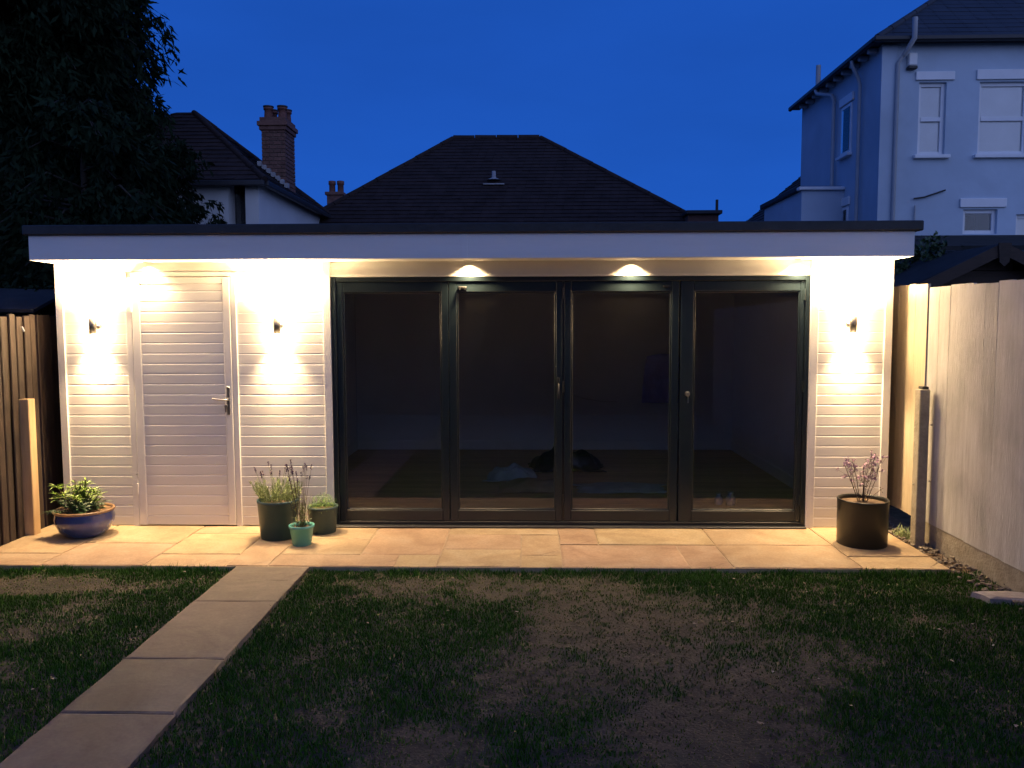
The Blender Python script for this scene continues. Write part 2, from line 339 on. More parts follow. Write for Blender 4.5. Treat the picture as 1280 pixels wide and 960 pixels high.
# ------------------------------------------------------------ paving
def slab_mesh(w, d, t=.035, seed=0, m=None, name='slab'):
    """riven slab with slightly uneven edges; origin at centre, top at 0"""
    rr = random.Random(seed); nx_, ny_ = max(2, int(w / .12)), max(2, int(d / .12)); top = []
    def edge(x, y): return .0045 * noise.noise((x * 9 + seed * 3.1, y * 9, seed)) 
    vs = []; idx = {}
    for j in range(ny_ + 1):
        for i in range(nx_ + 1):
            x = -w / 2 + w * i / nx_; y = -d / 2 + d * j / ny_
            e_ = i in (0, nx_) or j in (0, ny_)
            xx = x + (rr.uniform(-.004, .004) if e_ else 0); yy = y + (rr.uniform(-.004, .004) if e_ else 0)
            zz = .0025 * noise.noise((x * 4 + seed, y * 4, seed * 1.7)) - (.004 if e_ else 0)
            if not e_ and (i in (1, nx_ - 1)): xx = x + (-1 if i == 1 else 1) * (w / nx_ - .012) * (1 if nx_ > 2 else 0)
            if not e_ and (j in (1, ny_ - 1)): yy = y + (-1 if j == 1 else 1) * (d / ny_ - .012) * (1 if ny_ > 2 else 0)
            idx[i, j] = len(vs); vs.append((xx, yy, zz))
    fs = [(idx[i, j], idx[i + 1, j], idx[i + 1, j + 1], idx[i, j + 1]) for j in range(ny_) for i in range(nx_)]
    ring = [idx[i, 0] for i in range(nx_)] + [idx[nx_, j] for j in range(ny_)] + [idx[i, ny_] for i in range(nx_, 0, -1)] + [idx[0, j] for j in range(ny_, 0, -1)]
    b = len(vs); vs += [(vs[k][0], vs[k][1], -t) for k in ring]; N = len(ring)
    fs += [(ring[k], b + k, b + (k + 1) % N, ring[(k + 1) % N]) for k in range(N)]
    mb = MB(); mb.add(vs, fs, False); return mb.mesh(name, m)
PZ = -.03
patio = box('patio', M['mortar'], None, -4.16, 2.95, -1.135, .06, -.13, PZ - .0085, kind='structure')
# random-course layout on a 0.15 m grid, a few slabs placed where the joints show in the photo
GX, GY = 47, 8; grid = [[0] * GX for _ in range(GY)]; gx0 = -4.15; cell = 7.10 / GX; cd = 1.16 / GY
slabs = []
def fits(i, j, w, h): return i + w <= GX and j + h <= GY and all(not grid[b][a] for b in range(j, j + h) for a in range(i, i + w))
def put(i, j, w, h):
    for b in range(j, j + h):
        for a in range(i, i + w): grid[b][a] = 1
    slabs.append((i, j, w, h))
lay = random.Random(5)
for j in range(GY):
    i = 0
    while i < GX:
        if grid[j][i]: i += 1; continue
        opts = [(6, 4), (4, 4), (4, 6), (6, 2), (4, 2), (5, 4), (2, 4), (4, 3), (6, 4)]; lay.shuffle(opts)
        opts += [(3, 2), (2, 2), (2, 1), (1, 2), (3, 1), (1, 1)]
        for w, h in opts:
            if j + h < GY and GY - (j + h) == 1: continue
            if fits(i, j, w, h): put(i, j, w, h); i += w; break
        else:
            for w, h in ((2, GY - j), (1, GY - j), (1, 1)):
                if fits(i, j, w, h): put(i, j, w, h); break
            i += 1
for k, (i, j, w, h) in enumerate(slabs):
    # keep each joint about 10 mm
    W, H = w * cell - .008, h * cd - .008
    cx = gx0 + (i + w / 2) * cell; cy = .03 - (j + h / 2) * cd
    me = slab_mesh(W, H, seed=k + 1, m=M['sand'])
    s_ = link('slab', me, patio, (cx, cy, PZ + random.uniform(-.0035, .0025)))
path = box('garden_path', M['mortar'], None, -2.10, -1.585, -7.9, -1.137, -.13, PZ - .009, kind='structure')
y = -1.145; k = 0
for L in [.30, .42, .86, .58, .86, .58, .86, .58, .86, .80]:
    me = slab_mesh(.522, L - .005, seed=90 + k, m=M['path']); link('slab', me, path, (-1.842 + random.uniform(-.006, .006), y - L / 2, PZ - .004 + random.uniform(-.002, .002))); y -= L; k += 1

# ------------------------------------------------------------ garden room
BL, BR = -4.0, 2.985; SOF = 2.21; BZ = -.03; PITCH = .0866
room = empty('garden_room', 'long flat roofed garden room clad in pale boards with dark bifold doors', 'garden room')
_cl = {}
def clad_mesh(w, mname='clad'):
    key = (round(w, 3), mname)
    if key not in _cl:
        p = [(0, .0), (-.012, .0), (-.0145, .003), (-.0150, .0735), (-.0142, .0775), (-.0116, .0812), (-.0116, PITCH), (0, PITCH)]
        vs = [(0, y, z) for y, z in p] + [(w, y, z) for y, z in p]; n = len(p)
        fs = [(i, (i + 1) % n, (i + 1) % n + n, i + n) for i in range(n)] + [tuple(range(n))[::-1], tuple(range(n, 2 * n))]
        mb = MB(); mb.add(vs, fs); _cl[key] = mb.mesh('cladding_board', M[mname])
    return _cl[key]
def clad(x0, x1, z0, z1, parent=room, y=0., name='cladding_board'):
    z = BZ + .005
    while z < z1 - .02:
        if z >= z0 - .03:
            link(name, clad_mesh(x1 - x0), parent, (x0, y, z))
        z += PITCH
clad(-3.94, -3.40, BZ, SOF)                      # left pier
clad(-2.468, -1.732, BZ, SOF)                    # pier between storage door and bifold
clad(2.378, 2.925, BZ, SOF)                      # right pier
clad(-3.40, -2.468, 2.10, SOF)                   # over the storage door
box('header_board', M['trim'], room, -1.671, 2.311, -.014, -.001, 2.101, SOF)                   # over the bifold
T = M['trim']
def trim(x0, x1, z0=BZ, z1=SOF, y0=-.03): return box('trim_board', T, room, x0, x1, y0, -.001, z0, z1, .003)
trim(BL, -3.937); trim(-3.405, -3.352, z1=2.085); trim(-2.512, -2.466, z1=2.125); trim(-3.352, -2.512, 2.092, 2.125); trim(-1.735, -1.6715); trim(2.3115, 2.38); trim(2.922, BR)
trim(-1.669, 2.309, 2.084, 2.10, -.024)
# wall core behind the boards, side and back walls, base
W = M['plaster']
def wall(x0, x1, y0, y1, z0, z1, m=None, name='wall'): return box(name, m or W, room, x0, x1, y0, y1, z0, z1)
wall(BL + .004, -3.36, .002, .10, BZ, SOF); wall(-2.51, -1.68, .002, .10, BZ, SOF); wall(2.32, BR - .004, .002, .10, BZ, SOF)
wall(-3.36, -2.51, .002, .10, 2.085, SOF); wall(-1.68, 2.32, .002, .10, 2.085, SOF)
dk = M['shedwood']
wall(BL + .004, BL + .1, .102, 4.2, BZ, SOF, dk); wall(BR - .1, BR - .004, .102, 4.2, BZ, SOF, dk); wall(BL + .102, BR - .102, 4.1, 4.2, BZ, SOF, dk)
wall(-2.45, -2.35, .102, 4.0, 0, 2.19, name='interior_wall'); wall(-2.348, 2.698, 4.0, 4.098, 0, 2.19, name='interior_wall'); wall(2.70, 2.80, .102, 4.098, 0, 2.19, name='interior_wall')
box('interior_ceiling', M['plaster'], room, -2.35, 2.70, .102, 4.0, 2.19, 2.205)
for k in range(32):
    y_ = .105 + k * .1215
    box('floorboard', M['floorboard'], room, -2.348 + 0, 2.698, y_, y_ + .1185, -.02, random.uniform(-.002, .0), .0015)
sk = M['render_trim']
box('skirting_board', sk, room, -2.335, 2.685, 3.98, 3.999, 0, .12, .004); box('skirting_board', sk, room, 2.681, 2.699, .11, 3.978, 0, .12, .004); box('skirting_board', sk, room, -2.349, -2.331, .11, 3.978, 0, .12, .004)
so = box('power_socket', M['whiteplastic'], room, 2.688, 2.699, 1.95, 2.10, .40, .49, .003); 
box('power_socket', M['whiteplastic'], room, 1.55, 1.70, 3.985, 3.999, .40, .49, .003)
# roof
box('soffit', M['soffit'], room, BL + .01, BR - .01, -.327, -.001, SOF + .002, SOF + .014)
for fa, fb in ((BL - .002, -.52), (-.517, BR + .004)): box('fascia', M['fascia'], room, fa, fb, -.352, -.330, SOF - .003, 2.402, .002)
box('fascia_joint', M['fascia'], room, -.545, -.495, -.3555, -.3525, SOF - .002, 2.401, .001)
box('fascia', M['fascia'], room, BL - .002, BL + .02, -.329, 4.3, SOF - .003, 2.40, .002); box('fascia', M['fascia'], room, BR - .016, BR + .004, -.329, 4.3, SOF - .003, 2.40, .002)
box('roof', M['edpm'], room, BL + .03, BR - .03, -.32, 4.3, SOF + .2, 2.46)
re = MB(); re.box(BL - .035, BR + .06, -.382, -.30, 2.404, 2.482, .008); re.build('roof_edging', M['edpm'], room)
re = MB(); re.box(BL - .035, BL + .05, -.298, 4.33, 2.404, 2.480, .008); re.build('roof_edging', M['edpm'], room)
re = MB(); re.box(BR - .02, BR + .058, -.298, 4.33, 2.404, 2.480, .008); re.build('roof_edging', M['edpm'], room)
box('ventilation_gap', M['blackplastic'], room, BL + .003, BR, -.345, -.332, 2.4025, 2.4035)
box('door_threshold', M['blackplastic'], room, -3.36, -1.68, -.02, -.0005, BZ - .012, BZ - .001)
# storage door
sd = box('storage_door', T, room, -3.348, -2.516, -.012, .03, BZ + .008, 2.088)
dm = MB().box(-3.348, -3.283, -.034, -.013, BZ + .01, 2.086, .004).box(-2.577, -2.516, -.034, -.013, BZ + .01, 2.086, .004).box(-3.282, -2.578, -.032, -.013, 2.035, 2.086, .004)
dm.build('door_frame', T, sd)
z = BZ + .012
while z < 2.03:
    h = link('cladding_board', clad_mesh(.700), sd, (-3.281, -.012, z)); z += PITCH
hm = MB().box(-2.562, -2.535, -.046, -.034, .93, 1.17, .004)
hm.tube([(-2.549, -.046, 1.06), (-2.549, -.085, 1.06), (-2.60, -.092, 1.062), (-2.665, -.088, 1.070)], .0085, 8)
hm.build('door_handle', M['chrome'], sd)
MB().tube([(-2.567, -.03, 1.005), (-2.567, -.058, 1.005)], .013, 10).box(-2.571, -2.563, -.062, -.05, .955, 1.0).build('door_key', M['chrome'], sd)
for hz in (.25, 1.80): MB().tube([(-3.352, -.038, hz), (-3.352, -.038, hz + .09)], .008, 8).build('hinge', M['trim'], sd)
MB().tube([(-3.352, -.04, .42), (-3.352, -.052, .42)], .006, 8).build('bolt', M['chrome'], sd)

# bifold doors
F = M['frame']
bf = MB()
bf.box(-1.668, -1.628, -.022, .07, -.012, 2.082, .003).box(2.272, 2.308, -.022, .07, -.012, 2.082, .003).box(-1.627, 2.271, -.022, .07, 2.045, 2.082, .003)
bfo = bf.build('door_frame', F, room)
box('door_sill', mat('sill_metal', (.06, .06, .062), .35, .1, metal=.5), room, -1.67, 2.31, -.075, .068, -.027, -.0135, .003)
box('door_track', F, room, -1.627, 2.271, -.018, .068, -.0125, .016, .002)
def leaf(x0, x1, gl0, gl1, name='bifold_door'):
    zt, zb, g0, g1 = 2.043, .019, .112, 1.958
    m_ = MB()
    y0, y1 = -.012, .058
    m_.box(x0, gl0, y0, y1, zb, zt, .0035).box(gl1, x1, y0, y1, zb, zt, .0035)
    m_.box(gl0 + .0005, gl1 - .0005, y0 + .0012, y1, g1, zt - .0012, .0035).box(gl0 + .0005, gl1 - .0005, y0 + .0012, y1, zb + .0012, g0, .0035)
    o_ = m_.build(name, F, room)
    bd_ = MB(); b_ = .014
    bd_.box(gl0 + .001, gl0 + b_, y0 + .006, y0 + .02, g0 + .001, g1 - .001, .004).box(gl1 - b_, gl1 - .001, y0 + .006, y0 + .02, g0 + .001, g1 - .001, .004)
    bd_.box(gl0 + b_ + .0005, gl1 - b_ - .0005, y0 + .0065, y0 + .02, g1 - b_, g1 - .001, .004).box(gl0 + b_ + .0005, gl1 - b_ - .0005, y0 + .0065, y0 + .02, g0 + .001, g0 + b_, .004)
    bd_.build('glazing_bead', F, o_)
    box('pane', M['glass'], o_, gl0 - .004, gl1 + .004, .006, .010, g0 - .004, g1 + .004)
    return o_
l1 = leaf(-1.625, -.686, -1.572, -.744); l2 = leaf(-.682, .266, -.616, .214); l3 = leaf(.284, 1.235, .342, 1.174); l4 = leaf(1.250, 2.270, 1.358, 2.232)
# hinges / seals between leaves
box('gasket', M['blackplastic'], l2, .2665, .2835, .0, .05, .02, 2.04)
for z in (.16, 1.12, 1.90): MB().tube([(.275, -.018, z), (.275, -.018, z + .09)], .008, 10).build('hinge', M['blackplastic'], l2)
for z in (.16, 1.12, 1.88): MB().tube([(2.262, -.02, z), (2.262, -.02, z + .09)], .009, 10).build('hinge', F, l4)
for z in (.16, 1.88): MB().tube([(-1.633, -.02, z), (-1.633, -.02, z + .09)], .009, 10).build('hinge', F, l1)
h = MB().box(.226, .244, -.022, -.0125, 1.06, 1.24, .004).tube([(.235, -.02, 1.19), (.235, -.05, 1.19), (.235, -.052, 1.10)], .007, 8); h.build('handle', M['blackplastic'], l2)
h = MB().tube([(1.312, -.0125, 1.105), (1.312, -.022, 1.105)], .022, 14).tube([(1.312, -.02, 1.105), (1.312, -.04, 1.105)], .009, 10).box(1.300, 1.322, -.052, -.040, 1.085, 1.122, .003).box(1.309, 1.317, -.047, -.041, 1.03, 1.084)
h.build('lock', M['chrome'], l4)
h = MB().box(-.60, -.53, -.03, -.0125, 1.985, 2.003, .003).tube([(-.588, -.036, 1.975), (-.588, -.036, 1.995)], .007, 8).tube([(-.545, -.036, 1.975), (-.545, -.036, 1.995)], .007, 8); h.build('catch', M['blackplastic'], l2)
h = MB().box(1.10, 1.16, -.026, -.0125, 1.99, 2.005, .003); h.build('catch', M['blackplastic'], l3)

# ------------------------------------------------------------ lamps
def spot(parent, loc, rot, watts, angle, blend, size=.02, name='lamp_light'):
    d = bpy.data.lights.new(name, 'SPOT'); d.energy = watts; d.spot_size = R(angle); d.spot_blend = blend; d.shadow_soft_size = size; d.color = WARM
    o = bpy.data.objects.new(name, d); COL.objects.link(o); o.parent = parent; o.location = loc; o.rotation_euler = rot; return o
wl_lab = ['up and down wall lamp left of the storage door', 'up and down wall lamp between the storage door and the bifold doors', 'up and down wall lamp on the right pier above the dark pot']
body = None
for i, x in enumerate((-3.665, -2.11, 2.645)):
    t = empty('wall_lamp', 'small metal cylinder ' + wl_lab[i], 'wall lamp', (x, -.0175, 1.68), 'wall lamps on the garden room')
    MB().lathe([(.034, 0), (.034, .010), (.020, .014), (.018, .035), (.006, .036)], 20).build('backplate', M['chrome'], t).rotation_euler = (R(90), 0, 0)
    c = MB(); c.lathe([(.024, -.066), (.030, -.066), (.0305, .066), (.0265, .066), (.0265, .04), (.0, .04)], 24, 0, -.056, 0); c.build('lamp_body', M['lampmetal'], t)
    for s, zz in ((1, .050), (-1, -.068)):
        q = MB(); q.add([(.022 * math.cos(a * .5236), -.056 + .022 * math.sin(a * .5236), zz) for a in range(12)], [tuple(range(12)) if s > 0 else tuple(range(12))[::-1]]); q.build('lamp_lens', M['led'], t)
    for zz in (.082, -.086):
        pd = bpy.data.lights.new('added_glow', 'POINT'); pd.energy = GLOW_W; pd.shadow_soft_size = .024; pd.color = WARM  # extra point light added in the air past each lens to round the glow
        po = bpy.data.objects.new('added_glow', pd); COL.objects.link(po); po.parent = t; po.location = (0, -.056, zz)
    spot(t, (0, -.056, .072), (R(180), 0, 0), UP_W, 166, 1.0, .026)
    spot(t, (0, -.050, -.070), (0, 0, 0), LOW_W, 90, 1.0, .026)
dl_lab = ['leftmost recessed soffit downlight, above the storage door', 'recessed soffit downlight over the pier right of the storage door', 'recessed soffit downlight above the second bifold leaf', 'recessed soffit downlight above the third bifold leaf', 'rightmost recessed soffit downlight, by the right end of the bifold']
for i, x in enumerate((-3.20, -1.86, -.505, .835, 2.20)):
    t = empty('downlight', dl_lab[i], 'ceiling light', (x, -.066, SOF), 'downlights in the soffit')
    MB().lathe([(.028, -.001), (.044, -.004), (.046, .001), (.03, .0015)], 24).build('bezel', M['chrome'], t)
    q = MB(); q.add([(.027 * math.cos(a * .5236), .027 * math.sin(a * .5236), .0012) for a in range(12)], [tuple(range(12))[::-1]]); q.build('lamp_lens', M['led'], t)
    spot(t, (0, 0, -.006), (0, 0, 0), DOWN_W, 130, 1.0, .03)

# ------------------------------------------------------------ things inside the room
def blob_sheet(w, d, h, seed, m, name, loc, label, cat, n=22, flat=False):
    vs = []; 
    for j in range(n):
        for i in range(n):
            u, v = i / (n - 1) * 2 - 1, j / (n - 1) * 2 - 1
            r_ = math.hypot(u, v); x = u * w / 2 * (1 + .25 * noise.noise((v * 1.5, seed, 1))); y = v * d / 2 * (1 + .25 * noise.noise((u * 1.5, seed, 2)))
            z = h * math.sqrt(max(0, 1 - min(1, r_) ** 2.2)) * (.75 + .6 * noise.noise((u * 2.2, v * 2.2, seed))) + .012 + h * .12 * abs(noise.noise((u * 6, v * 6, seed)))
            vs.append((x, y, z))
    fs = [(j * n + i, j * n + i + 1, (j + 1) * n + i + 1, (j + 1) * n + i) for j in range(n - 1) for i in range(n - 1)]
    o = MB().add(vs, fs, True).build(name, m, None, loc); sdf = o.modifiers.new('thickness', 'SOLIDIFY'); sdf.thickness = .008; tag(o, label, cat); return o
blob_sheet(.55, .4, .15, 3, M['sheet'], 'crumpled_cloth', (-.20, 1.95, 0), 'pale crumpled cloth lying on the floor behind the second glass door', 'cloth')
blob_sheet(.75, .55, .09, 8, M['card'], 'packing_paper', (.05, 1.45, 0), 'brown crumpled paper on the floor in front of the dark bag', 'paper')
blob_sheet(.9, .45, .05, 12, M['sheet'], 'dust_sheet', (.92, 1.40, 0), 'thin grey sheet spread on the floor behind the third glass door', 'sheet')
t = blob_sheet(.85, .5, .27, 21, M['blackplastic'], 'dark_bag', (.42, 2.55, 0), 'black slumped bag on the floor against the dark room behind', 'bag')
n1, n2 = 26, 14; vs = []
for j in range(n2):
    for i in range(n1):
        u, v = i / (n1 - 1), j / (n2 - 1); w_ = .30 + .20 * (1 - v) ** .7
        vs.append((1.72 + (u - .42) * w_ * 1.35 + .05 * (1 - v), 3.93 + .022 * math.sin(u * 17 + v * 2) * (1.1 - v) - .02 * (1 - v), .64 + .62 * v + .03 * math.sin(u * 3) * (v > .5)))
o = MB().add(vs, [(j * n1 + i, j * n1 + i + 1, (j + 1) * n1 + i + 1, (j + 1) * n1 + i) for j in range(n2 - 1) for i in range(n1 - 1)], True).build('hanging_coat', M['bagblue'])
o.modifiers.new('thickness', 'SOLIDIFY').thickness = .012; tag(o, 'blue cloth hanging on the back wall behind the third glass door', 'coat')
o = MB().tube([(.55, 3.9, .75), (.72, 3.88, .70), (.95, 3.9, .66), (1.15, 3.93, .655)], .008, 6).build('hanging_cable', M['cable']); tag(o, 'thin white cable drooping along the back wall inside the room', 'cable')
for i, (x, y, s) in enumerate(((1.755, .70, .85), (1.86, .67, 1.0))):
    t = empty('glass_jar', ('smaller pale jar standing' if i == 0 else 'larger rounded pale jar standing') + ' on the floor behind the right hand glass door', 'jar', (x, y, 0), 'jars on the floor')
    MB().lathe([(.03 * s, 0), (.042 * s, .01), (.046 * s, .05 * s), (.04 * s, .085 * s), (.024 * s, .10 * s), (.026 * s, .115 * s)], 18).build('jar_body', M['sheet'], t)
    MB().lathe([(.028 * s, .1155 * s), (.028 * s, .13 * s), (.001, .132 * s)], 18).build('lid', M['chrome'], t)

# ------------------------------------------------------------ fences and posts
stain(M['fence_pale'], .78, 1.6); stain(M['sand'], .80, 1.3); stain(M['path'], .78, 1.5); stain(M['render_grey'], .9, .9); stain(M['fence_brown'], .6, 2)
def board_mesh(w, h, m, t=.014, feather=True, seed=0):
    a = .006 if feather else t
    p = [(0, 0), (w, 0), (w, -a), (0, -t)] if feather else [(0, 0), (w, 0), (w, -t), (0, -t)]
    # extruded up; local x along fence, -y towards the garden
    rr = random.Random(seed); hh = h + rr.uniform(-.012, .004); ch = .002
    t_, a_ = (.024, .005) if feather else (t, t); p = [(0, 0), (w, 0), (w, -a_ + ch), (w - ch, -a_), (ch, -t_), (0, -t_ + ch)]
    vs = [(x, y, 0) for x, y in p] + [(x, y, hh) for x, y in p]; n = len(p)
    fs = [(i, i + n, (i + 1) % n + n, (i + 1) % n) for i in range(n)] + [tuple(range(n)), tuple(range(n, 2 * n))[::-1]]
    return MB().add(vs, fs).mesh('fence_board', m)
fr = empty('board_fence', 'pale weathered board fence on the right with vertical boards and concrete gravel board', 'fence')
def run(root, ax, ay, bx, by, bw, m, zb0, zb1, zt0, zt1, sign, feather=True, meshes=4):
    d = Vector((bx - ax, by - ay)); L = d.length; ang = math.atan2(d.y, d.x); nb = int(L / bw)
    for k in range(nb):
        t_ = k / nb; zb = zb0 + (zb1 - zb0) * t_; zt = zt0 + (zt1 - zt0) * t_
        me = board_mesh(bw * 1.02, zt - zb, m, .016, feather, seed=random.randint(0, 999))
        o = link('fence_board', me, root, (ax + d.x * t_, ay + d.y * t_, zb + random.uniform(-.004, .004))); o.rotation_euler = (random.uniform(-.002, .002), 0, ang)
# near right panel runs toward the camera (garden side = -X)
run(fr, 3.215, -7.4, 3.118, -.36, .148, M['fence_pale'], .03, .125, 1.94, 1.975, 1)
run(fr, 3.112, -.34, 3.15, 5.6, .098, M['fence_warm'], .12, .12, 2.0, 2.0, 1)
for (x0, y0, x1, y1) in ((3.215, -7.4, 3.125, -.36),):
    nseg = 4
    for k in range(nseg):
        ya = y0 + (y1 - y0) * k / nseg; yb = y0 + (y1 - y0) * (k + 1) / nseg; xa = x0 + (x1 - x0) * k / nseg
        o = MB().box(.0, .05, 0, (yb - ya) - .01, -.13, .028 + .095 * (k + .5) / nseg + .03).build('gravel_board', M['conc'], fr, (xa - .002, ya, 0)); o.rotation_euler.z = math.atan2(-(x1 - x0), y1 - y0)
for yy in (-5.5, -3.7, -1.95): box('fence_post', M['fence_pale'], fr, 3.235, 3.335, yy, yy + .1, -.13, 1.9, .004)
for zz in (.4, 1.0, 1.7): MB().tube([(3.27, -7.4, zz), (3.19, 5.5, zz)], .03, 4).build('rail', M['fence_pale'], fr)
for yy in (-.47,):
    for zz in (.46, .90): MB().tube([(3.122, yy + .0, zz), (3.10, yy, zz)], .006, 6).build('bolt', M['chrome'], fr)
pst = empty('concrete_spur_post', 'short square concrete spur post standing in front of the pale right fence', 'post', (3.035, -.47, -.12))
b = MB(); b.box(-.038, .038, -.045, .045, 0, 1.30, .006); b.build('post_shaft', M['conc'], pst)
b = MB(); b.box(-.018, .03, -.035, .035, 1.301, 1.322, .003); b.build('post_cap', M['blackplastic'], pst)
box('fixing_bolt', M['chrome'], pst, -.052, -.0435, -.005, .005, .55, .56); box('fixing_bolt', M['chrome'], pst, -.052, -.0435, -.005, .005, 1.0, 1.01)

fl = empty('strip_fence', 'dark brown fence of narrow vertical strips on the left side of the garden', 'fence')
run(fl, -4.215, 5.4, -4.165, -.02, .09, M['fence_brown'], -.05, -.05, 1.78, 1.78, -1, False)
# near run in front, garden side facing +X: narrow battens with gaps
b0 = Vector((-4.165, -.05)); b1 = Vector((-4.02, -7.4)); L = (b1 - b0).length; nb = int(L / .098)
for k in range(nb):
    p = b0 + (b1 - b0) * (k / nb)
    me = MB().box(-.011, .011, -.036, .036, 0, 1.83 + random.uniform(-.012, .012), .006).mesh('fence_strip', M['fence_brown'])
    o = link('fence_strip', me, fl, (p.x + (.008 if k % 2 else 0), p.y - .05, -.06)); o.rotation_euler = (random.uniform(-.006, .006), 0, -.02 + random.uniform(-.04, .04))
MB().box(-.006, .006, -7.4, -.08, -.1, 1.76).build('fence_backing', M['shedwood'], fl, (-4.215, 0, 0)).rotation_euler.z = 0
o = MB().tube([(-4.135, -.28, 1.68), (-4.118, -.28, 1.64)], .008, 6).build('bolt', M['whiteplastic'], fl)
pl = empty('short_timber_post', 'short pale new timber post standing against the dark left fence', 'post', (-4.115, -.30, -.12))
box('post_shaft', M['newpost'], pl, -.045, .045, -.045, .045, 0, 1.21, .005)
# added dark sheet standing in for the shade in the gap beside the building
o = box('gap_shade_sheet', M['blackplastic'], None, -4.19, -4.01, .35, .38, -.1, 2.0, .003); tag(o, 'added dark sheet standing in for shade in the narrow gap left of the garden room', 'panel')

# ------------------------------------------------------------ strip of stones by the right fence, rock slab
def stone_into(mb, x, y, z, r, sq=.7):
    bm = bmesh.new(); bmesh.ops.create_icosphere(bm, subdivisions=1, radius=r)
    s = random.random() * 99; ang = random.random() * 6.28; c, q = math.cos(ang), math.sin(ang); st = random.uniform(.9, 1.6)
    for v in bm.verts:
        p = v.co * (1 + .35 * noise.noise(v.co / r * 1.3 + Vector((s, s, s)))); p.x *= st; p.z *= sq
        v.co = Vector((x + p.x * c - p.y * q, y + p.x * q + p.y * c, z + p.z))
    bm.verts.index_update(); mb.add([v.co[:] for v in bm.verts], [tuple(v.index for v in f.verts) for f in bm.faces]); bm.free()
mb = MB()
for _ in range(520):
    y = random.uniform(-2.6, .4); x = random.uniform(2.965, 3.14) if y > -1.2 else random.uniform(2.98, 3.17) + random.gauss(0, .03)
    if x > 3.15: continue
    stone_into(mb, x, y, -.055 + random.random() * .02, random.choice([.005, .007, .01, .012, .018]))
o = mb.build('gravel', M['gravel'], kind='stuff'); tag(o, 'loose stones and rubble along the foot of the right fence', 'gravel')
box('soil_bed', M['compost'], None, 2.952, 3.30, -1.14, 5.5, -.139, -.068, kind='structure')
rk = MB(); n = 14
ring = [(math.cos(a) * (.26 + .06 * math.sin(3 * a + 1)) , math.sin(a) * (.085 + .015 * math.sin(5 * a))) for a in [2 * math.pi * k / n for k in range(n)]]
rk.add([(x, y, 0) for x, y in ring] + [(x * .97, y * .95, .032) for x, y in ring] + [(x * .75, y * .75, .044) for x, y in ring],
       [(k, (k + 1) % n, (k + 1) % n + n, k + n) for k in range(n)] + [(k + n, (k + 1) % n + n, (k + 1) % n + 2 * n, k + 2 * n) for k in range(n)] + [tuple(range(2 * n, 3 * n))])
o = rk.build('stone_slab', M['slabrock'], None, (3.06, -1.72, -.062)); o.rotation_euler.z = R(-12); tag(o, 'flat pale broken stone lying on the grass beside the right fence', 'stone')

# ------------------------------------------------------------ plants
def leaf_quad(mb, p, d, up, L, w, fold=.25):
    d = d.normalized(); s = d.cross(up)
    if s.length < 1e-3: s = d.orthogonal()
    s.normalize(); nrm = s.cross(d)
    a = p; b = p + d * L * .5 + s * w / 2 + nrm * w * fold; c = p + d * L - nrm * L * .12; e_ = p + d * L * .5 - s * w / 2 + nrm * w * fold; m_ = p + d * L * .5
    mb.add([a, b, c, m_, e_], [(0, 1, 2, 3), (0, 3, 2, 4)])
def rv(): 
    return Vector((random.gauss(0, 1), random.gauss(0, 1), random.gauss(0, 1))).normalized()
def pot(name, label, loc, prof, m, soilr, soilz, rim=None, ell=(1, 1), cat='plant pot'):
    t = empty(name, label, cat, loc)
    MB().lathe(prof, 48, ell=ell).build('pot_body', m, t)
    if rim: MB().lathe(rim[0], 48, ell=ell).build('rim', rim[1], t)
    n = 28; q = MB(); vs = [(0, 0, soilz + .01)] + [(soilr * math.cos(6.2832 * k / n) * ell[0], soilr * math.sin(6.2832 * k / n) * ell[1], soilz) for k in range(n)]
    q.add(vs, [(0, k + 1, (k + 1) % n + 1) for k in range(n)]); q.build('compost', M['compost'], t); return t
pz = PZ
# blue bowl
bl = (-3.655, -.33, pz)
prof = [(.125, 0), (.150, .012), (.195, .06), (.222, .12), (.226, .155), (.218, .19), (.222, .205), (.206, .208), (.20, .19), (.205, .15)]
pot('glazed_bowl_pot', 'wide round blue glazed pot with a worn brown rim at the left', bl, prof, M['bluepot'], .203, .175,
    ([(.2235, .203), (.229, .212), (.226, .222), (.212, .224), (.205, .212), (.205, .204)], M['rimpot']))
p = empty('choisya_shrub', 'bright lime green fingered shrub growing in the blue bowl', 'plant', (bl[0] - .03, bl[1], bl[2] + .17)); p.scale = (1.12, 1.0, 1.22)
lv = MB(); ld = MB(); sm = MB()
tips = []
for k in range(60):
    a = random.uniform(0, 6.28); r_ = random.uniform(0, .17); b0_ = Vector((math.cos(a) * r_ * .45, math.sin(a) * r_ * .45, 0))
    h_ = random.uniform(.05, .27) * (1 - .3 * r_ / .155); e_ = Vector((math.cos(a) * r_ * 1.15, math.sin(a) * r_, h_)); tips.append((b0_, e_))
tips += [(Vector((-.05, -.05, 0)), Vector((-.20, -.07, .03))), (Vector((.05, -.03, 0)), Vector((.19, -.05, .13))), (Vector((-.03, -.03, 0)), Vector((-.16, -.02, .195)))]
for b0_, e_ in tips:
    sm.tube([b0_, (b0_ + e_) / 2 + Vector((0, 0, .02)), e_], .0028, 5)
    for j in range(5):
        t_ = random.uniform(.35, 1); c_ = b0_.lerp(e_, t_); mbx = lv if c_.z > .10 or e_.z > .18 else ld
        base = rv(); base.z = abs(base.z) * .4
        for q in range(5):
            a = random.uniform(0, 6.28); d = Vector((math.cos(a), math.sin(a), random.uniform(-.1, .6)))
            leaf_quad(mbx, c_, d, Vector((0, 0, 1)), random.uniform(.04, .078), random.uniform(.009, .015))
lv.build('young_leaves', M['lime'], p, label='bright lime young leaves'); ld.build('leaves', M['darkleaf'], p, label='darker green older leaves'); sm.build('stems', M['stem'], p)

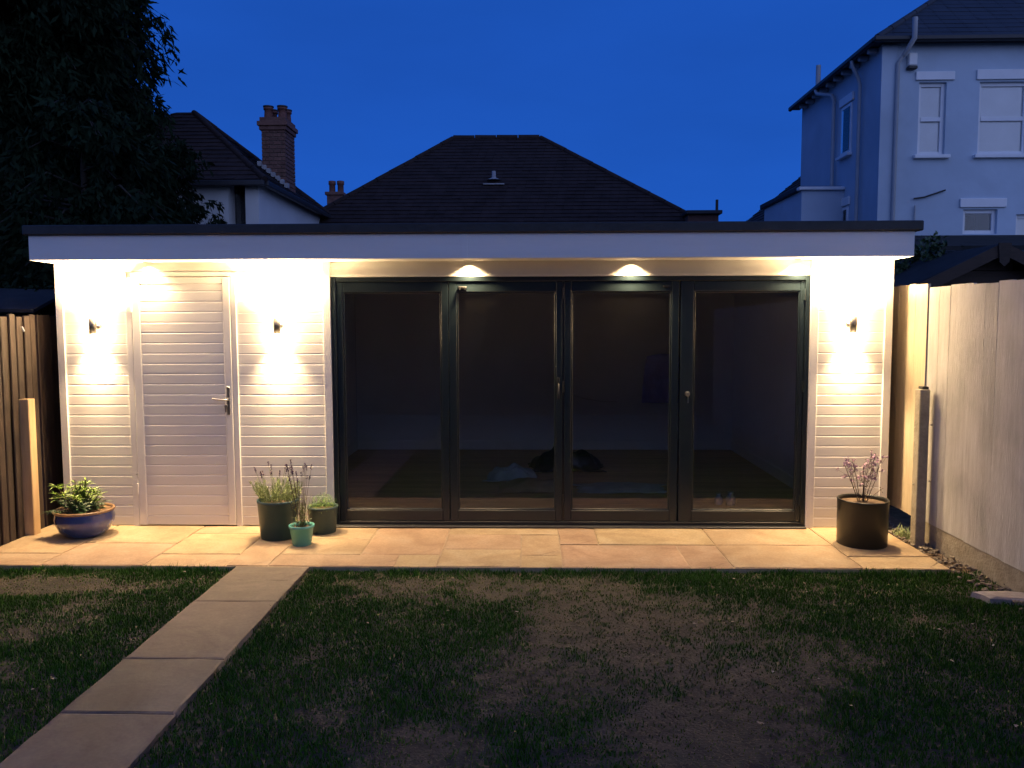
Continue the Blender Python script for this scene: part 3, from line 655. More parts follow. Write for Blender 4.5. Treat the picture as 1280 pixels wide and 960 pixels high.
# lavender big pot
p2 = (-2.045, -.36, pz)
pot('large_teal_pot', 'large dark teal cylinder pot planted with lavender by the bifold doors', p2, [(.135, 0), (.142, .006), (.162, .29), (.166, .292), (.166, .312), (.155, .312), (.152, .29), (.15, .26)], M['tealpot'], .152, .27)
def lavender(loc, n, r, h, label, mleaf, nfl, spread=.5, flower=True, lean=(0, 0), rr=random):
    t = empty('lavender_plant', label, 'plant', loc); lf = MB(); st = MB(); fl = MB()
    for k in range(n):
        a = random.uniform(0, 6.28); q = r * math.sqrt(random.random()); b_ = Vector((math.cos(a) * q, math.sin(a) * q, 0))
        d = Vector((math.cos(a) * spread * q / r + lean[0], math.sin(a) * spread * q / r + lean[1], 1)).normalized(); H = h * random.uniform(.45, 1)
        st.tube([b_, b_ + d * H], .0012, 4, False)
        for j in range(15):
            c_ = b_ + d * H * random.uniform(.12, 1); dd = (d * random.uniform(.4, 1.3) + rv() * .6)
            leaf_quad(lf, c_, dd, Vector((0, 0, 1)) if random.random() < .5 else rv(), random.uniform(.020, .042), random.uniform(.004, .0075), .1)
    if nfl:
        for k in range(nfl):
            a = random.uniform(0, 6.28); q = r * random.uniform(.2, 1); b_ = Vector((math.cos(a) * q, math.sin(a) * q, h * .3))
            d = Vector((math.cos(a) * spread * .75 + lean[0], math.sin(a) * spread * .5 + lean[1], 1.1)).normalized(); H = h * random.uniform(.75, 1.25)
            e_ = b_ + d * H; st.tube([b_, b_ + d * H * .6 + Vector((0, 0, .006)), e_], .0016, 4, False)
            u = d.orthogonal().normalized()
            for j in range(26):
                c_ = e_ + d * random.uniform(-.004, .036); leaf_quad(fl, c_, rv() + d * .5, d, random.uniform(.009, .015), .009)
    lf.build('foliage', mleaf, t); st.build('stems', M['stem'] if not n > 60 else M['greyleaf'], t)
    if nfl: fl.build('flower_spikes', M['lav'], t, kind='stuff')
    return t
lavender((p2[0], p2[1], pz + .28), 130, .13, .20, 'pale green lavender with dark spikes filling the large teal pot', M['greyleaf'], 13, .55)
# grey-green pot and feathery plant
p3 = (-1.725, -.20, pz)
pot('grey_green_pot', 'grey green round pot tucked behind the small turquoise pot', p3, [(.10, 0), (.106, .005), (.122, .20), (.126, .204), (.126, .222), (.116, .222), (.114, .20)], M['greypot'], .114, .19)
t = empty('feathery_herb', 'low feathery green herb filling the grey green pot', 'plant', (p3[0], p3[1], pz + .19)); lf = MB()
for k in range(1500):
    d = rv(); d.z = abs(d.z); c_ = Vector((d.x * .118, d.y * .118, d.z * .12)) * random.uniform(.35, 1.05)
    leaf_quad(lf, c_, d + rv() * .7, Vector((0, 0, 1)), random.uniform(.012, .028), random.uniform(.002, .0045), .1)
lf.build('foliage', M['fernleaf'], t)
# small turquoise pot
p4 = (-1.792, -.585, pz)
pot('small_turquoise_pot', 'small tapered turquoise pot in front of the two larger pots', p4, [(.068, 0), (.072, .004), (.091, .136), (.097, .138), (.099, .158), (.090, .158), (.087, .138)], M['turqpot'], .087, .13)
lavender((p4[0], p4[1], pz + .13), 24, .035, .33, 'tall leggy lavender with dark flower heads in the small turquoise pot', M['greyleaf'], 15, .28)
t = empty('ground_ivy', 'low dark green leaves at the rim of the small turquoise pot', 'plant', (p4[0], p4[1], pz + .135)); lf = MB()
for k in range(90):
    a = random.uniform(0, 6.28); q = random.uniform(0, .075); leaf_quad(lf, Vector((math.cos(a) * q, math.sin(a) * q, random.uniform(.0, .05))), rv() + Vector((0, 0, .4)), Vector((0, 0, 1)), random.uniform(.015, .03), .014)
lf.build('leaves', M['darkleaf'], t)
# black pot right
p5 = (2.59, -.50, pz)
pot('black_cylinder_pot', 'large black straight sided pot on the right of the patio', p5, [(.178, 0), (.184, .005), (.188, .345), (.191, .352), (.186, .358), (.176, .356), (.174, .34), (.174, .3)], M['blackpot'], .175, .325)
t = empty('mauve_flowering_plant', 'thin twiggy plant with mauve flowers in the black pot', 'plant', (p5[0] + .0, p5[1], pz + .33))
st = MB(); fw = MB(); lf = MB()
for k in range(11):
    x = random.gauss(-.005, .045); e_ = Vector((x * 1.7 - .01, random.gauss(0, .04), random.uniform(.24, .42) - abs(x) * .8))
    b_ = Vector((x * .4, random.gauss(0, .02), 0)); m_ = b_.lerp(e_, .5) + Vector((random.gauss(0, .012), 0, 0))
    st.tube([b_, m_, e_], .0032, 5, True, .0015)
    for j in range(5):
        c_ = e_ + Vector((random.gauss(0, .02), random.gauss(0, .02), random.uniform(-.10, .02))); st.tube([b_.lerp(e_, .7), c_], .0011, 4, False)
        for q in range(8): leaf_quad(fw, c_ + rv() * .008, rv(), Vector((0, 0, 1)), random.uniform(.014, .024), .015)
    for j in range(8):
        c_ = b_.lerp(e_, random.uniform(.05, .7)); leaf_quad(lf, c_, rv() + Vector((0, 0, .2)), Vector((0, 0, 1)), random.uniform(.018, .034), .010)
st.tube([(.02, 0, .0), (.07, -.01, .05), (.125, -.02, .10)], .002, 5); 
for q in range(6): leaf_quad(lf, Vector((.12, -.02, .10)) + rv() * .012, rv(), Vector((0, 0, 1)), .025, .01)
st.build('stems', M['stem'], t); fw.build('flowers', M['pink'], t, kind='stuff'); lf.build('leaves', mat('bronze_leaf', (.07, .05, .035), .6, .3, 20, col2=(.13, .10, .05)), t)
# weeds by the post
t = empty('fence_weed', 'small dry weed growing at the foot of the right fence behind the post', 'plant', (3.05, -.22, -.07)); lf = MB()
for k in range(160):
    a = random.uniform(0, 6.28); d = Vector((math.cos(a) * .6, math.sin(a) * .6, 1)); leaf_quad(lf, Vector((random.gauss(0, .03), random.gauss(0, .06), random.random() * .03)), d, Vector((0, 0, 1)), random.uniform(.03, .10), .006)
lf.build('leaves', M['greyleaf'], t)
# shrub twigs crossing the left fence in front
t = empty('climbing_shrub', 'sparse grey leafed shrub in front of the dark left fence at the picture edge', 'plant', (-4.0, -1.0, -.07)); lf = MB(); st = MB()
for k in range(7):
    e_ = Vector((random.uniform(-.06, .10), random.uniform(-.3, .12), random.uniform(.5, 1.15))); st.tube([(0, -.1, 0), (e_.x * .3, e_.y * .5, e_.z * .6), e_], .004, 5, True, .002)
    for j in range(9):
        c_ = e_ * random.uniform(.5, 1) + rv() * .04; leaf_quad(lf, c_, rv(), Vector((0, 0, 1)), random.uniform(.03, .055), .022)
lf.build('leaves', M['darkleaf'], t); st.build('stems', M['stem'], t)

# ------------------------------------------------------------ trees (numpy leaf clouds)
def leaf_cloud(P, D, L, Wd, name, m, parent, kind=None):
    n = len(P); rnd = rng.normal(size=(n, 3)); S = np.cross(D, rnd); S /= np.linalg.norm(S, axis=1)[:, None] + 1e-9
    L = L[:, None]; Wd = Wd[:, None]
    V = np.stack([P, P + D * L * .5 + S * Wd / 2, P + D * L, P + D * L * .5 - S * Wd / 2], 1).reshape(-1, 3).astype(np.float32)
    me = bpy.data.meshes.new(name); me.vertices.add(n * 4); me.vertices.foreach_set('co', V.reshape(-1)); me.loops.add(n * 4)
    me.loops.foreach_set('vertex_index', np.arange(n * 4, dtype=np.int32)); me.polygons.add(n)
    me.polygons.foreach_set('loop_start', np.arange(n, dtype=np.int32) * 4); me.polygons.foreach_set('loop_total', np.full(n, 4, np.int32))
    me.update(calc_edges=True); me.materials.append(m); return link(name, me, parent, kind=kind)
def unit(a): return a / (np.linalg.norm(a, axis=1)[:, None] + 1e-9)
def conifer(name, label, loc, H, base, rfun, nbr, strands, per, droop=.9, leaf=(.17, .055), trunk=.22):
    t = empty(name, label, 'tree', loc, 'conifers behind the left end of the garden room' if name == 'weeping_conifer' else None)
    MB().tube([(0, 0, -.1), (.03, 0, H * .4), (0, .02, H * .97)], trunk, 12, True, .03).build('trunk', M['bark'], t)
    P = []; D = []; br = MB()
    for k in range(nbr):
        h = base + (H - base) * (random.random() ** 1.15); a = random.uniform(0, 6.283); L = rfun(h) * random.uniform(.6, 1.05)
        d = Vector((math.cos(a), math.sin(a), 0)); p0 = Vector((0, 0, h)); pm = p0 + d * L * .55 + Vector((0, 0, L * .10)); pe = p0 + d * L + Vector((0, 0, -L * .22))
        br.tube([p0, pm, pe], .03 * (L / 3 + .3), 5, True, .006)
        for s in range(strands):
            u = random.uniform(.2, 1.03) ** .75; q = (p0.lerp(pm, u * 2) if u < .5 else pm.lerp(pe, u * 2 - 1)) + Vector((random.gauss(0, .16), random.gauss(0, .16), random.gauss(0, .06)))
            LL = random.uniform(.25, 1.0) * droop * (.4 + .6 * L / 3)
            ts = rng.random(per) * LL; pp = np.array(q)[None] + np.stack([rng.normal(0, .035, per) + d.x * ts * .18, rng.normal(0, .035, per) + d.y * ts * .18, -ts], 1)
            dd = rng.normal(0, .45, (per, 3)); dd[:, 2] -= .8; dd[:, 0] += d.x * .4; dd[:, 1] += d.y * .4
            P.append(pp); D.append(dd)
    P = np.concatenate(P); D = unit(np.concatenate(D)); n = len(P)
    br.build('branches', M['bark'], t)
    leaf_cloud(P, D, rng.uniform(.6, 1.3, n) * leaf[0], rng.uniform(.6, 1.3, n) * leaf[1], 'crown', M['conifer'], t); return t
conifer('weeping_conifer', 'huge dark weeping conifer filling the upper left corner', (-9.75, 7.6, 0), 12, 1.6, lambda h: 3.0 * min(1, (13.2 - h) / 5), 560, 22, 27, 1.35, (.20, .05))
conifer('weeping_conifer', 'narrower dark conifer standing against the right side of the huge one', (-8.25, 7.2, 0), 10.5, 1.4, lambda h: 1.75 * min(1, (11.5 - h) / 4), 300, 14, 26, 1.2, (.19, .05))
conifer('weeping_conifer', 'dark drooping conifer at the far left, left of the largest one', (-12.6, 6.6, 0), 11, 1.2, lambda h: 2.8 * min(1, (11.5 - h) / 5), 200, 15, 24, 1.3, (.22,.07))
conifer('weeping_conifer', 'lower dark conifer right beside the left fence, in front of the largest one', (-6.3, 4.6, 0), 4.9, .6, lambda h: 1.5 * min(1, (5.6 - h) / 2.2), 90, 11, 20, .6, (.16, .055), .1)
conifer('slim_conifer', 'slim dark conifer in front of the white house with the tall chimney', (-5.72, 5.9, 0), 4.72, .8, lambda h: .58 * min(1, (5.3 - h) / 1.2) , 110, 9, 18, .45, (.12, .042), .09)

def bush(name, label, loc, rad, n, m, lsz=(.06, .035), group=None, trunk=True):
    t = empty(name, label, 'shrub' if rad[2] < 1.6 else 'tree', loc, group)
    cl = np.clip(rng.normal(0, .45, (max(14, n // 220), 3)), -.8, .75) * np.array(rad); k = rng.integers(0, len(cl), n)
    P = cl[k] + rng.normal(0, .5, (n, 3)) * np.array([min(rad) * .30] * 3); P[:, 2] += rad[2]; P[:, 2] = np.maximum(P[:, 2], .05)
    D = unit(rng.normal(0, 1, (n, 3)) + np.array([0, 0, .3]))
    leaf_cloud(P, D, rng.uniform(.6, 1.3, n) * lsz[0], rng.uniform(.6, 1.3, n) * lsz[1], 'crown', m, t)
    st = MB(); 
    for j in range(7): 
        c_ = cl[j % len(cl)]; st.tube([(0, 0, -.1), (c_[0] * .4, c_[1] * .4, rad[2] * .6), (c_[0], c_[1], c_[2] + rad[2])], .03 * rad[2], 6, True, .006)
    st.build('trunk', M['bark'], t); return t
bush('garden_bush', 'leafy bush behind the right end of the flat roof', (4.42, 2.2, 0), (.5, .4, 1.42), 16000, M['bushleaf'])
bush('garden_bush', 'dark bush at the right edge below the lower house window', (7.35, 4.3, 0), (.5, .45, 1.55), 9000, M['bushleaf'])
bush('distant_tree', 'ragged dark tree just left of the pale two storey house', (6.55, 13.0, 0), (.42, .5, 2.3), 9000, M['conifer'], (.16, .09))
bush('garden_bush', 'dark shrub tips rising over the roof before the white house', (-4.45, 5.2, 0), (.5, .3, 1.32), 7000, M['bushleaf'])
bush('garden_bush', 'dark dense shrub behind the left fence', (-5.3, 1.9, 0), (.55, .7, 1.1), 9000, M['conifer'])
bush('garden_bush', 'dark shrub behind the left fence near the picture edge', (-6.9, 2.6, 0), (.9, .7, 1.35), 12000, M['conifer'])

# ------------------------------------------------------------ roofs and houses
def tiled_plane(parent, name, corners, m, tw, th, label=None, kind=None, lift=.02):
    """overlapping tile courses on a planar polygon; corners ccw from outside: bottom-left, bottom-right, then upper ones"""
    c = [Vector(p) for p in corners]; ux = (c[1] - c[0]).normalized(); nrm = (c[1] - c[0]).cross(c[-1] - c[0]).normalized(); uy = nrm.cross(ux)
    pts = [((p - c[0]).dot(ux), (p - c[0]).dot(uy)) for p in c]; H = max(p[1] for p in pts); mb = MB()
    def span(v):
        xs_ = []
        for i in range(len(pts)):
            (x1, y1), (x2, y2) = pts[i], pts[(i + 1) % len(pts)]
            if (y1 - v) * (y2 - v) <= 0 and abs(y1 - y2) > 1e-6: xs_.append(x1 + (x2 - x1) * (v - y1) / (y2 - y1))
        return (min(xs_), max(xs_)) if len(xs_) > 1 else None
    k = 0; v = 0
    while v < H - .02:
        a = span(v + .001); b = span(min(v + th, H - .001))
        if a and b:
            off = (k % 2) * tw / 2; x = a[0] - off; N = int((a[1] - a[0]) / tw) + 2
            for i in range(N):
                x0 = max(a[0], x + i * tw); x1 = min(a[1], x + (i + 1) * tw - .006)
                if x1 - x0 < .01: continue
                xa, xb = max(x0, b[0]), min(x1, b[1]); 
                if xb < xa: xa = xb = (b[0] if x1 < b[0] else b[1])
                lf_ = lift * random.uniform(.75, 1.3); dz = random.uniform(-.004, .004)
                P0 = c[0] + ux * x0 + uy * (v + dz); P1 = c[0] + ux * x1 + uy * (v + dz); P2 = c[0] + ux * xb + uy * min(v + th, H); P3 = c[0] + ux * xa + uy * min(v + th, H)
                mb.add([P0 + nrm * lf_, P1 + nrm * lf_, P2 + nrm * .004, P3 + nrm * .004, P0, P1], [(0, 1, 2, 3), (4, 5, 1, 0)])
        v += th; k += 1
    mb.add([p - nrm * .01 for p in c], [tuple(range(len(c)))])
    return mb.build(name, m, parent, kind=kind, label=label)
def ridge(parent, a, b, m, r=.09, n=None):
    a, b = Vector(a), Vector(b); L = (b - a).length; n = n or max(1, int(L / .45)); d = (b - a) / n
    mb = MB()
    for i in range(n): mb.tube([a + d * i, a + d * (i + .97)], r * random.uniform(.95, 1.05), 8, True, r * .93)
    return mb.build('ridge_tiles', m, parent)
# bungalow behind
bg_ = empty('bungalow', 'dark hip roofed bungalow right behind the garden room', 'house')
RZ = 6.40; EZ = 2.6; Yf, Yr = 9.3, 14.0
A, B_ = (-6.65, Yf, EZ), (5.45, Yf, EZ); C_, D_ = (.25, Yr, RZ), (-1.95, Yr, RZ)
tiled_plane(bg_, 'roof', [A, B_, C_, D_], M['rooftile'], .20, .16, kind='stuff')
tiled_plane(bg_, 'roof', [B_, (5.45, 18.7, EZ), C_], M['rooftile'], .4, .32, kind='stuff'); tiled_plane(bg_, 'roof', [(-6.65, 18.7, EZ), A, D_], M['rooftile'], .4, .32, kind='stuff'); tiled_plane(bg_, 'roof', [(5.45, 18.7, EZ), (-6.65, 18.7, EZ), D_, C_], M['rooftile'], .4, .32, kind='stuff')
ridge(bg_, A, D_, M['rooftile'], .07); ridge(bg_, B_, C_, M['rooftile'], .07); ridge(bg_, D_, C_, M['rooftile'], .08)
box('wall', M['render_white'], bg_, -6.2, 5.0, 9.75, 18.2, -.1, 2.62)
for x in (-4.5, 2.2): 
    w_ = box('window', M['render_trim'], bg_, x, x + 1.6, 9.70, 9.748, 1.0, 2.2, .01); box('pane', M['glass'], w_, x + .08, x + 1.52, 9.69, 9.698, 1.08, 2.12)
MB().box(-.98, -.84, 14.3, 14.5, 6.2, 6.50, .02).box(-.78, -.64, 14.3, 14.5, 6.2, 6.50, .02).build('chimney', M['pot_clay'], bg_)
# roof vent cowl
b = MB(); vy = 12.33; vz = EZ + (vy - Yf) / (Yr - Yf) * (RZ - EZ)
b.lathe([(.16, 0), (.05, .05), (.045, .20), (.0, .21)], 14, -.85, vy - .05, vz + .0); b.box(-1.09, -.60, vy - .25, vy + .05, vz - .14, vz - .11, .005); o_ = b.build('roof_vent', M['lead'], bg_)
# neighbour outbuilding stub just right of roof end (857,258)
ob = empty('side_porch', 'small dark porch block at the right foot of the bungalow roof', 'porch')
box('porch_wall', M['brick'], ob, 3.35, 4.0, 10.6, 11.2, -.1, 4.0); box('porch_roof', M['slate'], ob, 3.3, 4.06, 10.5, 11.3, 4.003, 4.08, .01); MB().tube([(3.95, 10.55, 4.08), (3.95, 10.55, 4.30)], .03, 8).build('pipe', M['gutter'], ob)

# brick chimney builder: individual bricks
_bm = {}
def brick_mesh(l, d, h):
    k = (round(l, 3), round(d, 3), round(h, 3))
    if k not in _bm: _bm[k] = MB().box(-l / 2, l / 2, -d / 2, d / 2, 0, h, .004).mesh('brick', M['brick'])
    return _bm[k]
def brick_stack(parent, cx, cy, w, d, z0, z1, nb, hc, out=0, depth=0, name='brick'):
    core = box('stack_core', M['chmortar'], parent, cx - w / 2 + .012, cx + w / 2 - .012, cy - d / 2 + .012, cy + d / 2 - .012, z0, z1)
    n = int((z1 - z0) / hc); bl = w / nb
    for c in range(n):
        z = z0 + c * hc; off = (c % 2) * .5
        for face in ('f', 'r'):
            LL = w if face == 'f' else d; nn = nb if face == 'f' else max(2, int(d / bl + .5)); s = LL / nn
            segs = []; x = -off * s
            while x < LL - .01:
                a_, b__ = max(0, x), min(LL, x + s); 
                if b__ - a_ > .02: segs.append((a_, b__))
                x += s
            for a_, b__ in segs:
                m_ = (a_ + b__) / 2; l_ = b__ - a_ - .012
                if face == 'f': link(name, brick_mesh(l_, .05, hc - .012), core, (cx - w / 2 + m_, cy - d / 2 + .025 - random.uniform(0, .003), z))
                else: 
                    o = link(name, brick_mesh(l_, .05, hc - .012), core, (cx + w / 2 - .025 + random.uniform(0, .003), cy - d / 2 + .012 + m_, z)); o.rotation_euler.z = R(90)
    return core
# white house left
wh = empty('white_house', 'white rendered house with dark hipped roof and tall brick chimney at the left', 'house')
hx, hy0, hy1, ez = -4.62, 7.0, 11.2, 4.12; hx0 = -8.8
box('wall', M['render_white'], wh, hx0, -5.14, hy0, hy1, -.1, ez); box('wall', M['render_white'], wh, -4.85, hx, hy0, hy1, -.1, ez + .0); box('wall', M['render_white'], wh, -5.138, -4.852, hy0 + .5, hy1, -.1, ez)
box('wall', M['render_white'], wh, -5.138, -4.852, hy0 + .002, hy0 + .49, -.1, 1.9)
wd = box('window', M['gutter'], wh, -5.137, -4.853, hy0 + .3, hy0 + .36, 1.9, ez - .02); box('pane', M['glass'], wd, -5.12, -4.87, hy0 + .28, hy0 + .297, 1.95, ez - .06)
ov = .16; E0 = (hx0 - ov, hy0 - ov, ez); E1 = (hx + ov, hy0 - ov, ez); E2 = (hx + ov, hy1 + ov, ez); E3 = (hx0 - ov, hy1 + ov, ez)
AP = (-6.56, 9.1, 5.82); AP2 = (-6.9, 9.1, 5.82)
tiled_plane(wh, 'roof', [E0, E1, AP, AP2], M['rooftile'], .2, .16, kind='stuff'); tiled_plane(wh, 'roof', [E1, E2, AP], M['rooftile'], .2, .16, kind='stuff')
tiled_plane(wh, 'roof', [E2, E3, AP2, AP], M['rooftile'], .3, .3, kind='stuff'); tiled_plane(wh, 'roof', [E3, E0, AP2], M['rooftile'], .3, .3, kind='stuff')
ridge(wh, E1, AP, M['rooftile'], .06); ridge(wh, E2, AP, M['rooftile'], .06)
MB().box(hx0 - ov, hx + ov + .0, hy0 - ov - .05, hy0 - ov + .04, ez - .10, ez - .01, .01).build('gutter', M['gutter'], wh); MB().box(hx + ov - .04, hx + ov + .05, hy0 - ov + .05, hy1 + ov, ez - .10, ez - .01, .01).build('gutter', M['gutter'], wh)
ch = empty('brick_chimney', 'tall red brick chimney stack on the white house roof', 'chimney')
cx, cy, cw, cd_ = -4.915, 9.1, .46, .62
st_ = brick_stack(ch, cx, cy, cw, cd_, 4.15, 5.46, 3, .075)
box('stack_band', M['brick'], ch, cx - cw / 2 - .03, cx + cw / 2 + .03, cy - cd_ / 2 - .03, cy + cd_ / 2 + .03, 5.40, 5.475, .006)
box('stack_band', M['brick'], ch, cx - cw / 2 - .06, cx + cw / 2 + .06, cy - cd_ / 2 - .06, cy + cd_ / 2 + .06, 5.477, 5.56, .006)
box('stack_band', M['brick'], ch, cx - cw / 2 - .02, cx + cw / 2 + .02, cy - cd_ / 2 - .02, cy + cd_ / 2 + .02, 5.562, 5.64, .006)
for dx in (-.13, .14):
    for dy in (-.14, .14): 
        MB().lathe([(.085, 0), (.08, .10), (.075, .17), (.095, .175), (.095, .215), (.07, .22), (.068, .15)], 14, cx + dx, cy + dy, 5.641).build('chimney_pot', M['pot_clay'], ch)
        MB().lathe([(.10, .225), (.105, .245), (.0, .255)], 14, cx + dx, cy + dy, 5.641).build('pot_cap', M['gutter'], ch)
fl_ = MB()
for k in range(7):
    y_ = cy - cd_ / 2 - .10 - .0; x_ = cx - cw / 2 - .06 + k * .085; z_ = ez + (hx + ov - x_) * (5.82 - ez) / (hx + ov + 6.56) + .03
    fl_.box(x_, x_ + .078, y_, y_ + .09, z_ - .05, z_ + .045, .004)
fl_.build('flashing', M['lead'], ch)
# far small chimney with its house
fh = empty('distant_house', 'far house mostly hidden behind the bungalow roof with twin chimney pots', 'house')
box('wall', M['render_white'], fh, -9.6, -5.9, 23, 27, -.1, 3.6)
tiled_plane(fh, 'roof', [(-9.8, 22.8, 3.6), (-5.7, 22.8, 3.6), (-6.6, 25, 5.4), (-8.9, 25, 5.4)], M['rooftile'], .4, .3, kind='stuff')
tiled_plane(fh, 'roof', [(-5.7, 22.8, 3.6), (-5.7, 27.2, 3.6), (-6.6, 25, 5.4)], M['rooftile'], .4, .3, kind='stuff'); tiled_plane(fh, 'roof', [(-5.7, 27.2, 3.6), (-9.8, 27.2, 3.6), (-8.9, 25, 5.4), (-6.6, 25, 5.4)], M['rooftile'], .4, .3, kind='stuff'); tiled_plane(fh, 'roof', [(-9.8, 27.2, 3.6), (-9.8, 22.8, 3.6), (-8.9, 25, 5.4)], M['rooftile'], .4, .3, kind='stuff')
c_ = box('chimney', M['brick'], fh, -7.66, -7.08, 23.7, 24.3, 3.9, 6.55, .01); box('stack_band', M['brick'], c_, -7.72, -7.02, 23.64, 24.36, 6.552, 6.67, .01)
for x in (-7.52, -7.2): MB().lathe([(.12, 0), (.115, .3), (.14, .31), (.14, .44), (.11, .45)], 14, x, 24, 6.671).build('chimney_pot', M['pot_clay'], c_)

# two-storey pale house right
rh = empty('two_storey_house', 'tall pale grey rendered two storey house with slate roof at the right', 'house')
Hx, Hy, Hz = 5.10, 5.3, 5.71; Hx1, Hy1 = 13.5, 8.75
G = M['render_grey']; TW = M['render_trim']
# front wall built round its window openings
wins = [(5.635, 6.03, 4.13, 5.165), (6.50, 7.22, 4.13, 5.165), (6.335, 6.83, 2.99, 3.345), (7.10, 7.6, 2.9, 3.27)]
def wall_holes(x0, x1, z0, z1, y0, y1, holes, m, parent):
    xs_ = sorted({x0, x1, *[h[0] for h in holes], *[h[1] for h in holes]}); zs_ = sorted({z0, z1, *[h[2] for h in holes], *[h[3] for h in holes]}); mb = MB()
    fcs = {}
    for i in range(len(xs_) - 1):
        for j in range(len(zs_) - 1):
            cx_, cz_ = (xs_[i] + xs_[i + 1]) / 2, (zs_[j] + zs_[j + 1]) / 2
            if any(h[0] < cx_ < h[1] and h[2] < cz_ < h[3] for h in holes): continue
            mb.quad((xs_[i], y0, zs_[j]), (xs_[i + 1], y0, zs_[j]), (xs_[i + 1], y0, zs_[j + 1]), (xs_[i], y0, zs_[j + 1]))
    for (a, b, c, d) in holes:
        mb.quad((a, y0, c), (a, y1, c), (a, y1, d), (a, y0, d)); mb.quad((b, y0, c), (b, y0, d), (b, y1, d), (b, y1, c)); mb.quad((a, y0, d), (a, y1, d), (b, y1, d), (b, y0, d)); mb.quad((a, y0, c), (b, y0, c), (b, y1, c), (a, y1, c))
    return mb.build('wall', m, parent)
wall_holes(Hx, Hx1, -.1, Hz, Hy, Hy + .22, wins, G, rh)
wl_ = MB(); wl_.quad((Hx, Hy1, -.1), (Hx, Hy, -.1), (Hx, Hy, Hz), (Hx, Hy1, Hz)); wl_.quad((Hx1, Hy, -.1), (Hx1, Hy1, -.1), (Hx1, Hy1, Hz), (Hx1, Hy, Hz)); wl_.quad((Hx1, Hy1, -.1), (Hx, Hy1, -.1), (Hx, Hy1, Hz), (Hx1, Hy1, Hz)); wl_.build('wall', G, rh)
def window(parent, x0, x1, z0, z1, y, split=True, sky_sheet=True, sill=True, back=None):
    f = MB(); w = .055; yf = y + .05
    f.box(x0, x0 + w, yf, yf + .07, z0, z1, .004).box(x1 - w, x1, yf, yf + .07, z0, z1, .004).box(x0 + w, x1 - w, yf + .002, yf + .07, z1 - w, z1, .004).box(x0 + w, x1 - w, yf + .002, yf + .07, z0, z0 + w, .004)
    zm = (z0 + z1) / 2
    if split: f.box(x0 + w, x1 - w, yf - .01, yf + .07, zm - .03, zm + .03, .004)
    o = f.build('window', TW, parent)
    if split:
        box('pane', M['glass'], o, x0 + w, x1 - w, yf + .025, yf + .03, zm + .03, z1 - w); box('pane', M['glass'], o, x0 + w, x1 - w, yf + .025, yf + .03, z0 + w, zm - .03)
    else: box('pane', M['glass'], o, x0 + w, x1 - w, yf + .025, yf + .03, z0 + w, z1 - w)
    box('sky_sheet' if sky_sheet else 'dark_room', M['sky_reflection'] if sky_sheet else M['darkroom'], o, x0 + .02, x1 - .02, yf + (.036 if sky_sheet else .5), yf + (.04 if sky_sheet else .51), z0 + .02, z1 - .02)  # pale sheet behind the glass is painted as reflected sky
    if sill: box('sill', TW, o, x0 - .06, x1 + .06, y - .07, y + .12, z0 - .055, z0 - .003, .006)
    return o
for k, (a, b, c, d) in enumerate(wins): window(rh, a, b, c, d, Hy, k < 2, k < 2 or k == 3, k < 2)
for a, b, z0, z1 in ((5.575, 6.13, 5.19, 5.31), (6.445, 7.33, 5.19, 5.33), (6.275, 6.945, 3.37, 3.50)): box('lintel', TW, rh, a, b, Hy - .03, Hy + .0 - .001, z0, z1, .006)
# side windows
for (ya, yb, za, zb) in ((6.36, 6.78, 4.40, 5.18), (6.40, 6.66, 2.2, 3.56)):
    w_ = box('window', TW, rh, Hx - .02, Hx + .04, ya, yb, za, zb, .004); box('pane', M['glass'], w_, Hx - .026, Hx - .0215, ya + .05, yb - .05, za + .05, zb - .05)
    box('lintel', TW, rh, Hx - .035, Hx - .001, ya - .06, yb + .06, zb + .02, zb + .15, .004); box('sill', TW, rh, Hx - .08, Hx - .001, ya - .04, yb + .04, za - .05, za - .004, .004)
# corner strip, roof, gutters, soffit brackets
box('corner_strip', M['render_grey'], rh, Hx - .02, Hx + .20, Hy - .02, Hy - .001, -.1, Hz - .02, .004)
o_ = .15; Rz = Hz + .04; e0 = (Hx - o_, Hy - o_, Rz); e1 = (Hx1 + o_, Hy - o_, Rz); e2 = (Hx1 + o_, Hy1 + o_, Rz); e3 = (Hx - o_, Hy1 + o_, Rz); hw = (Hy1 - Hy) / 2 + o_; rz = Rz + hw * .72
r0 = (Hx - o_ + hw, Hy - o_ + hw, rz); r1 = (Hx1 + o_ - hw, Hy - o_ + hw, rz)
tiled_plane(rh, 'roof', [e0, e1, r1, r0], M['slate'], .28, .2, kind='stuff', lift=.008); tiled_plane(rh, 'roof', [e3, e0, r0], M['slate'], .28, .2, kind='stuff', lift=.008); tiled_plane(rh, 'roof', [e2, e3, r0, r1], M['slate'], .4, .4, kind='stuff'); tiled_plane(rh, 'roof', [e1, e2, r1], M['slate'], .4, .4, kind='stuff')
ridge(rh, e0, r0, M['slate'], .05)
box('soffit_board', M['gutter'], rh, Hx - o_, Hx1 + o_, Hy - o_, Hy - .001, Hz - .0, Hz + .02); box('soffit_board', M['gutter'], rh, Hx - o_, Hx - .001, Hy, Hy1 + o_, Hz - .0, Hz + .02)
MB().box(Hx - o_ - .07, Hx1 + o_, Hy - o_ - .08, Hy - o_ - .002, Hz - .03, Hz + .055, .02).build('gutter', M['gutter'], rh); MB().box(Hx - o_ - .07, Hx - o_ - .002, Hy - o_, Hy1 + o_, Hz - .03, Hz + .055, .02).build('gutter', M['gutter'], rh)
for k in range(10):
    y_ = Hy + .15 + k * .33; box('eaves_bracket', M['pipe'], rh, Hx - .145, Hx - .002, y_, y_ + .07, Hz - .08, Hz - .004, .01)
def pipe(pts, r=.028, m='pipe', name='drainpipe'): return MB().tube(pts, r, 10).build(name, M[m], rh)
